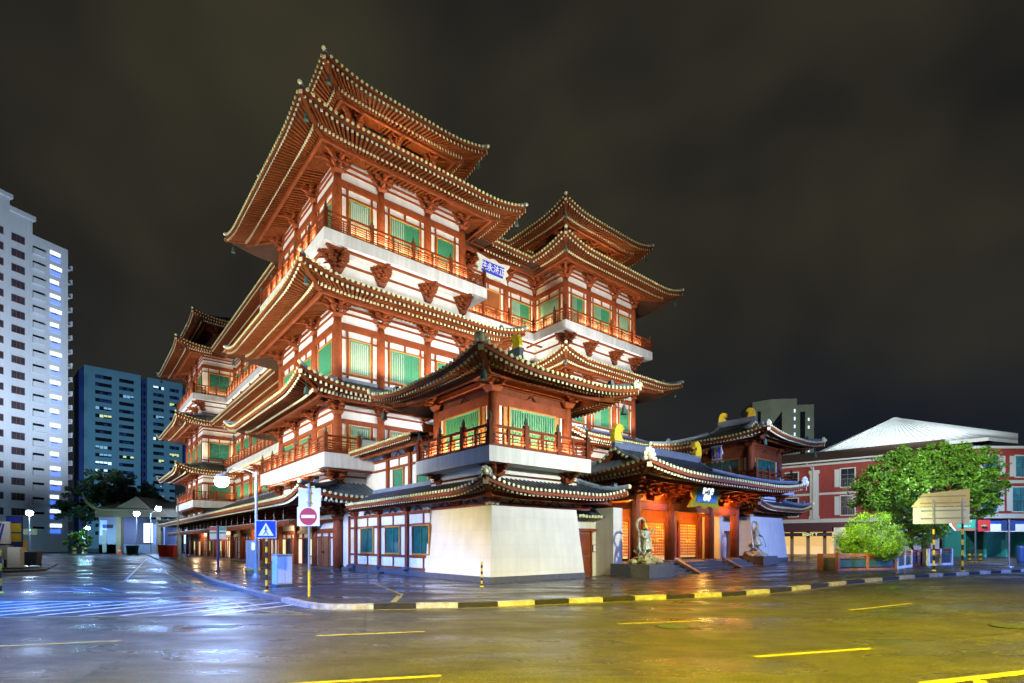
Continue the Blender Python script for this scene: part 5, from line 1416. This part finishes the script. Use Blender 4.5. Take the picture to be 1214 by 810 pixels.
m = MB(); m.plate([(-1.78,2.5),(-1.4,2.1),(-1.3,2.1),(-1.62,2.5),(-1.3,2.86),(-1.4,2.86)], -.07, -.06); m.build('arrow_edge', M['white'], pl)
m = MB(); m.box(-1.25,-.07,2.55,-.07,-.06,2.8); m.box(-1.25,-.07,2.25,-.07,-.06,2.5); gp_ = m.build('green_panel', M['sgreen'], pl)
text('SAGO ST', .19, M['white'], gp_, (-.66,-.073,2.675), (PI/2,0,0)); text('BANDA ST', .14, M['white'], gp_, (-.66,-.073,2.375), (PI/2,0,0))
m = MB(); m.box(.12,-.06,2.05,.92,-.03,2.8); p_ = m.build('hanging_sign', M['red'], R); m = MB(); m.ball((.5,-.07,2.4),.2,12,.5); m.build('emblem', M['tan'], p_)
R = thing('parking_sign', 'small grey plate seen from behind on a slim steel pole at the kerb', 'road sign', (26.46,28.23,.42))
m = MB(); m.cyl((0,0,0),(0,0,2.55),.04,n=10); m.lathe((0,0,0),[(.2,0),(.18,.04),(.05,.06)],12); m.build('pole', M['steel'], R)
m = MB(); m.box(-.37,.03,1.95,.37,.05,2.5); m.box(-.37,.03,1.93,.37,.06,1.95); m.build('plate', M['steel_d'], R)
for k, nm in enumerate(('left','middle','right')):
    R = thing('bollard', '%s of the three short black and yellow bollards by the teal shopfronts' % ('leftmost','middle','rightmost')[k:k+1][0] if 0 else ('leftmost','middle','rightmost')[k]+' of three short banded bollards by the teal shopfronts', 'bollard', (31.4+.38*k,36.4,.42), 0, 'three banded bollards by the shopfronts')
    banded(R, 0, 0, 0, .72, .09, 5)
R = thing('litter_bin', 'blue bin standing at the right edge of the pavement', 'bin', (33.9,35.2,.42))
m = MB(); m.lathe((0,0,0),[(.26,0),(.3,.1),(.33,.95),(.3,1.0)],14); m.build('body', M['bluepl'], R); m = MB(); m.lathe((0,0,1.0),[(.35,0),(.33,.08),(.1,.14)],14); m.build('lid', M['bluepl'], R)

# ------------------------------------------------------------------ street lamps
def lamp(label, x, y, h, hx_, hz2, rad, mt, group='blue-white street lamps along the side street', z0=.12, r=.085):
    R = thing('street_lamp', label, 'street lamp', (x,y,z0), 0, group)
    m = MB(); m.tube([(0,0,0),(0,0,h*.35),(0,0,h-z0)], [r,r*.85,r*.6], 10); m.lathe((0,0,0),[(r*1.9,0),(r*1.8,.12),(r*1.1,.2)],10); m.build('pole', M['steel'], R)
    if abs(hx_) > .05:
        m = MB(); m.tube([(0,0,h-z0-.05),(hx_*.3,0,h-z0+.12),(hx_*.7,0,h-z0+.2),(hx_,0,hz2-z0+rad*.9)], .03, 6); m.build('arm', M['steel'], R)
    m = MB(); m.ball((hx_,0,hz2-z0), rad, 14, .9); m.build('lamp_head', mt, R)
    m = MB(); m.lathe((hx_,0,hz2-z0+rad*.6),[(rad*1.05,0),(rad*.6,rad*.5),(.03,rad*.7)],12); m.build('cap', M['steel'], R)
    return R
lamp('nearest blue-white street lamp, on a tall pole beside the crossing sign', -11.56, 23.97, 4.9, -1.56, 4.48, .3, M['lamp_blue'])
lamp('street lamp standing at the far end of the temple arcade', -57.3, 84.1, 6.6, 1.2, 7.3, .42, M['lamp_blue'])
lamp('unlit-looking tall lamp pole on the pavement halfway along the arcade', -32.95, 52.3, 6.2, -1.4, 6.35, .12, M['trim'])
lamp('bright white lamp hanging under the front of the upturned hall roof', (162-CX)/F_*83, 83, 5.9, .0, 6.4, .42, M['lamp_white'])
lamp('white lamp in front of the tall white block, above the slatted shelter', (35-CX)/F_*76, 76, 6., .0, 6.1, .42, M['lamp_white'])
lamp('small blue-white twin lamp low beside the lit shrub', (98-CX)/F_*84, 84, 4.1, .8, 4.2, .28, M['lamp_blue'])

# ------------------------------------------------------------------ left edge furniture
R = thing('wheelie_bin', 'dark blue-grey wheelie bin, right of the two bins on the left pavement', 'bin', (-33.1,36.6,.12), .3)
def wheelie(R, mt):
    m = MB(); m.frus(0,0,.08,.95,.34,.3,.42,.38); m.build('body', mt, R); m = MB(); m.box(-.45,-.42,.95,.45,.42,1.02); m.box(-.45,.35,.9,.45,.46,1.0); m.build('lid', mt, R)
    m = MB(); m.cyl((-.36,.3,.1),(-.28,.3,.1),.1,n=10); m.cyl((.28,.3,.1),(.36,.3,.1),.1,n=10); m.build('wheel', M['black'], R, split=True)
wheelie(R, M['binblack'])
R = thing('control_cabinet', 'grey steel cabinet on a dark base, left of the wheelie bin', 'cabinet', (-30.5,32.6,.12), .3)
m = MB(); m.box(-.3,-.25,.05,.3,.25,1.35); m.build('body', M['steel'], R); m = MB(); m.box(-.9,-.4,0,.5,.4,.1); m.build('base', M['black'], R)
R = thing('wheelie_bin', 'green wheelie bin standing alone at the end of the side street', 'bin', (-53.7,75,.02), .2); wheelie(R, M['bingreen']); R.scale = (1.4,1.4,1.4)
R = thing('direction_board', 'white board with blue triangle on a dark post at the left edge', 'road sign', (-32.0,33.6,.12), .1)
m = MB(); m.box(-.75,-.05,1.55,.2,.05,2.95); p_ = m.build('panel', M['white'], R)
m = MB(); m.plate([(-.62,2.85),(-.25,2.85),(-.42,2.4)], -.07, -.05); m.plate([(-.5,1.65),(-.36,1.65),(-.1,2.8),(-.2,2.8)], -.07,-.05); m.build('blue_mark', M['blue'], p_, split=True)
m = MB(); m.cyl((-.1,0,0),(-.1,0,1.55),.08,n=8); m.build('post', M['black'], R); m = MB(); m.box(-.5,-.1,.55,.25,.15,1.45); m.build('equipment_box', M['trim'], R)
R = thing('poster_board', 'tall poster panel with blue heading and yellow pictures behind the white board', 'poster', (-33.9,36.2,.12), .1)
m = MB(); m.box(-.55,-.05,1.3,.45,.05,3.45); p_ = m.build('board', M['hdb3'], R)
m = MB(); m.box(-.35,-.07,2.35,.4,-.05,2.95); m.box(-.35,-.07,1.7,.4,-.05,2.25); m.build('picture', M['yellow'], p_, split=True); m = MB(); m.box(-.45,-.07,3.05,.4,-.05,3.35); m.build('heading', M['blue'], p_)
m = MB(); m.cyl((-.45,0,0),(-.45,0,1.3),.05,n=8); m.cyl((.35,0,0),(.35,0,1.3),.05,n=8); m.build('leg', M['steel_d'], R, split=True)
R = thing('vending_box', 'cream yellow box with dark picture panel standing on the left pavement', 'cabinet', ((22.5-CX)/F_*52,52,.12), .2)
m = MB(); m.box(-.5,-.3,0,.5,.3,1.9); b_ = m.build('body', M['yellow'], R); m = MB(); m.box(-.36,-.33,.9,.36,-.3,1.6); m.build('picture', M['black'], b_)
R = thing('banded_post', 'black and yellow banded post cut by the left edge of the frame', 'bollard', (-17.3,17.9,.0)); banded(R, 0, 0, 0, 1.5, .06, 6)
R = thing('traffic_cone', 'orange traffic cone in front of the far hall', 'cone', ((141.5-CX)/F_*84,84,.0))
m = MB(); m.lathe((0,0,0),[(.45,0),(.45,.08),(.3,.08),(.22,.5),(.2,.5),(.14,1.0),(.06,1.25)],12); m.build('body', mat('cone_orange',(.8,.16,.02),.5,var=0), R); m = MB(); m.lathe((0,0,.5),[(.235,0),(.18,.3)],12); m.build('white_band', M['white'], R)
for k, px in enumerate((94,107,157)):
    R = thing('kerb_bollard', ('leftmost','middle','rightmost')[k]+' short yellow bollard along the far kerb of the side street', 'bollard', ((px-CX)/F_*88,87,.1), 0, 'yellow bollards along the far kerb')
    m = MB(); m.lathe((0,0,0),[(.28,0),(.28,.9),(.2,1.0)],10); m.build('body', M['tan'], R); m = MB(); m.lathe((0,0,.65),[(.29,0),(.29,.15)],10); m.build('band', M['yellow'], R)
for k, px in enumerate((203,217)):
    R = thing('litter_bin', ('left','right')[k]+' of the two red bins at the far end of the arcade', 'bin', ((px*.0+ (195.5,203.)[k]-CX)/F_*66,66,.12), 0, 'red bins at the arcade end')
    m = MB(); m.frus(0,0,0,1.3,.5,.4,.6,.45); m.build('body', M['red'], R); m = MB(); m.box(-.62,-.48,1.3,.62,.48,1.4); m.build('lid', M['red'], R)

# ------------------------------------------------------------------ guardian statues
def guardian(label, u, v, z, mirror, stone):
    R = thing('guardian_statue', label, 'statue', W(u,v,z), TH, 'guardian statues before the gate')
    m = MB(); m.box(-.95,-.62,-.1,.95,1.6,.62); m.build('plinth', M['plinth'], R)
    rg = random.Random(4+mirror); m = MB()
    for k in range(46):
        a = rg.uniform(0,2*PI); q = rg.uniform(.1,.72); z_ = .62+rg.uniform(0,.42)*(1-q)
        m.ball((q*math.cos(a), .3+q*.75*math.sin(a), z_), rg.uniform(.13,.27), 7, .7)
    m.build('rock_base', M['rock'] if not mirror else M['rock'], R)
    sx = -1 if mirror else 1
    me = bpy.data.meshes.new('figure')
    # joints: x across, y depth, z up; slight hip sway
    J = {'pel':(0,.3,1.62),'wa':(.03*sx,.3,1.78),'ch':(.0,.29,2.0),'nk':(-.03*sx,.28,2.16),'hd':(-.05*sx,.26,2.29),'tp':(-.05*sx,.26,2.42),
         'kl':(-.16,.20,1.36),'al':(-.20,.28,1.08),'fl':(-.22,.16,1.05),'kr':(.18,.22,1.38),'ar':(.24,.3,1.12),'fr':(.27,.18,1.09),
         'sl':(-.2,.29,2.06),'el':(-.38,.2,1.92),'hl':(-.28,.02,1.80),'sr':(.18,.29,2.06),'er':(.36,.22,2.12),'hr':(.40,.10,2.30)}
    if mirror: J['er'] = (.36,.2,1.9); J['hr'] = (.26,.02,1.8); J['el'] = (-.36,.22,2.12); J['hl'] = (-.38,.1,2.32)
    E_ = [('pel','wa'),('wa','ch'),('ch','nk'),('nk','hd'),('hd','tp'),('pel','kl'),('kl','al'),('al','fl'),('pel','kr'),('kr','ar'),('ar','fr'),('ch','sl'),('sl','el'),('el','hl'),('ch','sr'),('sr','er'),('er','hr')]
    rad = {'pel':.17,'wa':.13,'ch':.17,'nk':.065,'hd':.10,'tp':.06,'kl':.11,'al':.07,'fl':.05,'kr':.11,'ar':.07,'fr':.05,'sl':.085,'el':.06,'hl':.045,'sr':.085,'er':.06,'hr':.045}
    rad = {k: v*1.22 for k, v in rad.items()}
    ks = list(J); me.from_pydata([J[k] for k in ks], [(ks.index(a),ks.index(b2)) for a, b2 in E_], []); me.materials.append(M['bronze'])
    o = link('figure', me, R); o.modifiers.new('Skin','SKIN'); 
    for i, k in enumerate(ks):
        sv = me.skin_vertices[0].data[i]; sv.radius = (rad[k],rad[k]); sv.use_root = (k == 'pel')
    s_ = o.modifiers.new('Sub','SUBSURF'); s_.levels = 2; s_.render_levels = 2
    # armour skirt, shoulder guards, sash, crown
    m = MB(); m.lathe((0,.3,1.34),[(.36,0),(.33,.1),(.26,.22),(.2,.36)],16); 
    for k in range(14): a = 2*PI*k/14; m.tube([(.19*math.cos(a),.3+.17*math.sin(a),1.66),(.29*math.cos(a),.3+.27*math.sin(a),1.45),(.37*math.cos(a),.3+.34*math.sin(a),1.28)],[.025,.045,.06],6)
    m.lathe((0,.3,1.60),[(.2,0),(.215,.05),(.2,.1)],14)
    for sgn in (-1,1):
        m.ball((.23*sgn,.29,2.1),.125,10,.8)
        for k in range(5): m.tube([(.12*sgn,.36,1.6),((.2+.05*k)*sgn,.42+.03*k,1.3),((.3+.09*k)*sgn,.46,1.02+.05*k)],[.05,.04,.015],5)
    m.build('armour', M['bronze'], R)
    m = MB(); hx2, hy2, hz2 = J['hd']
    m.lathe((hx2,hy2,hz2+.05),[(.115,0),(.10,.07),(.05,.12),(.035,.2),(.01,.24)],12); m.ball((hx2,hy2-.1,hz2-.0),.025,6)
    m.ball((hx2-.035,hy2-.09,hz2+.03),.016,6); m.ball((hx2+.035,hy2-.09,hz2+.03),.016,6)
    m.build('crown', M['gold'], R)
    pts = []
    for k in range(21):   # ribbon sweeping behind the head and down both sides
        a = -.35*PI+1.7*PI*k/20.
        pts.append((-.14*sx+.34*math.cos(a), .42, 2.42+.33*math.sin(a)))
    pts = [(.46,.3,1.4),(.42,.36,1.9)]+pts[2:]+[(-.42,.34,1.7),(-.5,.28,1.35),(-.42,.22,1.15)]
    m = MB(); m.tube(pts, [.06]*len(pts), 6); m.build('ribbon', M['bronze'], R)
    m = MB()
    if not mirror: m.tube([(-.28,0,1.8),(-.5,-.1,1.3),(-.62,-.12,1.1)], .025, 6)
    else: m.tube([(.2,-.02,1.85),(.5,-.05,1.4),(.6,-.05,1.15)], .025, 6)
    m.build('weapon', M['brass'], R)
    # hands
    for key in ('hl','hr'):
        h_ = MB(); c = Vector(J[key])
        for k in range(4): h_.tube([c+Vector((-.03+.02*k,0,0)), c+Vector((-.035+.023*k,-.04,.02)), c+Vector((-.03+.02*k,-.06,-.01))], [.014,.012,.008], 5)
        h_.tube([c+Vector((.04,0,0)), c+Vector((.055,-.03,.03))], [.014,.009], 5)
        h_.build('hand', M['bronze'], R)
    return R
guardian('pale gilt guardian statue with ribbon halo on a rock, left of the gate steps', 8.35, -16.65, .1, 0, 0)
guardian('darker gilt guardian statue with ribbon loop, right of the gate steps', 20.4, -16.1, .3, 1, 0)

# ------------------------------------------------------------------ camera, sky, lights
cam = bpy.data.cameras.new('Camera'); cam.sensor_width = 36; cam.lens = 36*F_/1214; cam.shift_y = (HZ-405)/1214; cam.clip_end = 3000; cam.clip_start = .1
co = bpy.data.objects.new('Camera', cam); COL.objects.link(co); co.location = (0,0,EYE); co.rotation_euler = (PI/2,0,0); SC.camera = co
w = bpy.data.worlds.new('World'); SC.world = w; w.use_nodes = True; nt = w.node_tree; N = nt.nodes; L_ = nt.links
bg = N['Background']; tc = N.new('ShaderNodeTexCoord'); mp = N.new('ShaderNodeMapping'); mp.inputs['Scale'].default_value = (1,1,1.3); mp.inputs['Rotation'].default_value = (.2,.3,.5)
n1 = N.new('ShaderNodeTexNoise'); n1.inputs['Scale'].default_value = 2.1; n1.inputs['Detail'].default_value = 3; n1.inputs['Roughness'].default_value = .5; n1.inputs['Distortion'].default_value = .3
L_.new(tc.outputs['Generated'], mp.inputs['Vector']); L_.new(mp.outputs['Vector'], n1.inputs['Vector'])
cr = N.new('ShaderNodeValToRGB'); e = cr.color_ramp.elements; e[0].position = .36; e[1].position = .68
e[0].color = (.0105,.0108,.0112,1); e[1].color = (.042,.037,.022,1)
L_.new(n1.outputs['Fac'], cr.inputs['Fac'])
sx_ = N.new('ShaderNodeSeparateXYZ'); L_.new(tc.outputs['Generated'], sx_.inputs[0])
mr = N.new('ShaderNodeMapRange'); mr.inputs['From Min'].default_value = .0; mr.inputs['From Max'].default_value = .42; mr.inputs['To Min'].default_value = 1; mr.inputs['To Max'].default_value = 0
L_.new(sx_.outputs['Z'], mr.inputs['Value'])
mx = N.new('ShaderNodeMix'); mx.data_type = 'RGBA'; L_.new(mr.outputs['Result'], mx.inputs['Factor']); L_.new(cr.outputs['Color'], mx.inputs['A']); mx.inputs['B'].default_value = (.006,.011,.022,1)
L_.new(mx.outputs['Result'], bg.inputs['Color']); bg.inputs['Strength'].default_value = .5
SC.view_settings.view_transform = 'Standard'; SC.view_settings.look = 'None'; SC.view_settings.exposure = 1.0; SC.view_settings.gamma = 1
SC.cycles.max_bounces = 5; SC.cycles.diffuse_bounces = 2; SC.cycles.glossy_bounces = 3; SC.cycles.transmission_bounces = 2
SC.cycles.sample_clamp_indirect = 4; SC.cycles.caustics_reflective = False; SC.cycles.caustics_refractive = False
SC.cycles.use_denoising = True; SC.cycles.use_light_tree = True

def aim(o, tgt):
    d = Vector(tgt)-Vector(o.location); o.rotation_euler = d.to_track_quat('-Z','Y').to_euler()
def spot(name, loc, tgt, power, col, ang=100, r=.25, blend=.9):
    l = bpy.data.lights.new(name, 'SPOT'); l.energy = power; l.color = col; l.spot_size = math.radians(ang); l.spot_blend = blend; l.shadow_soft_size = r
    o = bpy.data.objects.new(name, l); COL.objects.link(o); o.location = loc; aim(o, tgt); return o
def point(name, loc, power, col, r=.2):
    l = bpy.data.lights.new(name, 'POINT'); l.energy = power; l.color = col; l.shadow_soft_size = r
    o = bpy.data.objects.new(name, l); COL.objects.link(o); o.location = loc; return o
def strip_light(A, B, z, power, col, tilt=0., wdt=.25, up=True, off=.9):
    """row of uplights hidden behind a balcony rail or on a roof, A->B with the outside on the right"""
    A = Vector(A); B = Vector(B); d = (B-A); L = d.length; d /= L; nn = Vector((d.y,-d.x)); c = (A+B)/2+nn*off
    l = bpy.data.lights.new('uplight', 'AREA'); l.shape = 'RECTANGLE'; l.size = L*.94; l.size_y = wdt; l.energy = power*L; l.color = col
    o = bpy.data.objects.new('uplight', l); COL.objects.link(o); wx = W(c.x,c.y,z); o.location = wx
    # local -Z is the beam: point up, tilted by tilt towards the outside
    X_ = Vector((CT*d.x-ST*d.y, ST*d.x+CT*d.y, 0)); Nn = Vector((CT*nn.x-ST*nn.y, ST*nn.x+CT*nn.y, 0))
    beam = (Vector((0,0,1))*math.cos(tilt)+Nn*math.sin(tilt)).normalized(); Z_ = -beam; Y_ = Z_.cross(X_).normalized()
    o.rotation_euler = Matrix((X_,Y_,Z_)).transposed().to_euler(); return o
WARM = (1.,.76,.44); NEUT = (1.,.95,.86)
# floodlights on the building's own balconies and lower roofs
for k, pw in (('f',1),('r',1),('g',1),('l',.8),('q',.8),('h',.8),('x',.7),('s',1)):
    A,B,_b = P_[k]
    strip_light(A,B, 20.15, 22*pw, WARM, .15, off=1.0)
    strip_light(A,B, 17.9, 7*pw, NEUT, .25, off=.9)
    strip_light(A,B, 12.2 if k != 'q' else 11.2, 20*pw, WARM, .2, off=.9)
for k, z in (('f',7.2),('l',7.2),('g',7.2),('x',7.2),('q',7.3)): strip_light(P_[k][0],P_[k][1], z, 15, WARM, .2, off=1.0 if k != 'q' else .6)
for a_, b_ in (((.48,-14.85),(4.6,-14.85)),((.48,-10.7),(.48,-14.85))): strip_light(a_, b_, 5.55, 24, WARM, .1, off=.5)
for a_, b_ in (((.3,-2.),(.3,-10.)),((.3,-15),(5.,-15.))): strip_light(a_, b_, 4.5, 3, NEUT, -.2, off=.3, wdt=.1) if 0 else None
strip_light((1.8,1.8),(7.3,1.8), 26.9, 22, WARM, .5, off=.9); strip_light((1.8,9.2),(1.8,1.8), 26.9, 20, WARM, .5, off=.9)
strip_light((7.5,9.1),(1,9.1),27.2,1,WARM,.4,off=-.9) if 0 else strip_light((9.5,9.1),(19.5,9.1), 27.2, 14, WARM, .4, off=1.2)
strip_light((UR+1.8,1.8),(UE-1.8,1.8), 26.9, 20, WARM, .5, off=.9); strip_light((0,TD),(0,0), 5.75, 10, NEUT, .2, off=1.)
# floodlight masts of the square and the side street
FL = (1.,.96,.90)
spot('floodlight_and_fill', W(14.5,-9.5,8.6), W(4,0,16), 4200, FL, 120)
spot('floodlight_and_fill', W(14.0,-9.5,8.6), W(24,0,16), 4200, FL, 120)
spot('floodlight_and_fill', W(-13.5,-6,7.5), W(1,-1,13), 5200, FL, 115)
spot('floodlight_and_fill', W(-15,14,7.5), W(1,12,14), 5200, FL, 120)
spot('floodlight_and_fill', W(-15,36,7.5), W(2,36,14), 5200, FL, 120)
spot('floodlight_and_fill', W(-15,52,7.5), W(0,50,14), 5720, (.8,.85,1.), 110)
spot('floodlight_and_fill', W(6,-27,7.0), W(5,-14,5.6), 4300, (.94,.99,.88), 84)
spot('floodlight_and_fill', W(20,-27,7.5), W(19,-14,4.5), 3400, (.45,.55,1.), 110)
# street lighting: sodium along the main road, mercury in the side street, plus added fill lamps
SOD = (1.,.78,.02); MER = (.06,.20,1.)
spot('floodlight_and_fill', W(17,-46,10), W(13,0,21), 30000, FL, 52)  # added fill from across the road, evens out the temple front
spot('floodlight_and_fill', W(-42,-8,10), W(0,14,18), 25000, FL, 60)  # added far fill, evens out the light on the long left side
spot('sodium_street_light', (5,5,9.5), (4.5,7.6,0), 11500, SOD, 100, blend=.5)
spot('sodium_street_light', (-17,12,8), W(0,-12.6,1.0), 9000, (1.,.76,.16), 24)
spot('fill_light', W(-10,-8,6), W(.3,-6,2), 900, NEUT, 70)  # added neutral fill, whitens the side wing wall
spot('sodium_street_light', (-4,3,9.5), (-3,7.6,0), 6500, SOD, 92, blend=.5)
spot('sodium_street_light', (14,9,9.5), (12,12.5,0), 6500, SOD, 100)
spot('mercury_street_light', (33,20,9), (28,24,0), 11000, (.10,.24,1.), 150)
spot('mercury_street_light', (45,42,9), (38,50,3), 3600, (.45,.6,1.), 150)
spot('fill_light', (26,29,9), (31,40,6), 5000, (.95,1.,.7), 110, r=.6)  # added fill, brightens the broadleaf tree
spot('fill_light', (13,21,7), (17.9,26.5,1.8), 3600, (1.,1.,.4), 45)  # added yellowish fill, aimed only at the clipped bush
spot('fill_light', (36,34,13), (50,66,15), 8000, (.85,.93,1.), 110)  # added fill, lifts the white metal roof
spot('floodlight_and_fill', (38,40,28), (50,70,15), 42000, (.85,.95,1.), 48)  # second fill added high up for the white metal roof
spot('fill_light', (25,46,8), (36,60,7), 2600, (1.,.9,.85), 120)
spot('mercury_street_light', (-19,12,9), (-16,18,0), 21000, MER, 92, blend=.6)
spot('mercury_street_light', (-12,6,9), (-9.5,11,0), 15000, MER, 85, blend=.6)
point('street_lamp_light', (-13.12,23.97,4.05), 220, (.16,.36,1.), .2)
point('street_lamp_light', (-56.1,84.1,6.6), 150, (.2,.42,1.), .4)
point('street_lamp_light', ((162-CX)/F_*83,82,6.0), 260, (.35,.6,1.), .4)
point('street_lamp_light', ((35-CX)/F_*76,75,6.0), 700, (.35,.55,1.), .4)
point('street_lamp_light', ((98-CX)/F_*84+.8,83,4.0), 600, (.3,.8,.8), .3)
spot('fill_light', (-62,72,12), (-84,98,38), 46000, (.70,.83,1.), 84)  # added fill, brightens the white apartment block
spot('fill_light', (-100,130,14), (-142,201,35), 60000, (.36,.66,.95), 100)  # added bluish fill for the blue apartment block
spot('fill_light', (60,100,10), (77,150,25), 26000, (.8,.95,.8), 90)
# gate interior
for x in (1.5,4.95,8.4): point('porch_light', W(G0[0]+x,G0[1]+1.2,3.2), 110, (1.,.52,.10), .08)
for x in (1.5,8.4): point('porch_light', W(G0[0]+x,G0[1]-.7,3.95), 60, (1.,.36,.06), .05)
spot('porch_light', W(G0[0]+4.5,G0[1]-2.3,5.0), W(G0[0]+4.5,G0[1]-.9,4.1), 120, (1,1,1), 60)
spot('fill_light', (12,13,7), (19.9,24.2,3), 2600, (1.,.9,.62), 40)  # added cream fill for the backs of the sign plates
point('room_light', W(35-3,6,2), 10, (1,.7,.4), .2)
spot('shop_light', (37,58,3), (38,66,1.5), 300, (1.,.75,.4), 140)
point('shop_light', (53,50,2.8), 250, (.5,.6,1.), .3)
point('hall_light', ((170-CX)/F_*88,91,5.), 160, (.25,.45,1.), .4)
point('arcade_light', W(-.9,8,2.7), 45, (1,.8,.5), .1); point('arcade_light', W(-.9,18,2.7), 60, (1,.7,.4), .1); point('arcade_light', W(-.9,30,2.7), 80, (1,.7,.4), .1); point('arcade_light', W(-.9,42,2.7), 80, (1,.7,.4), .1)
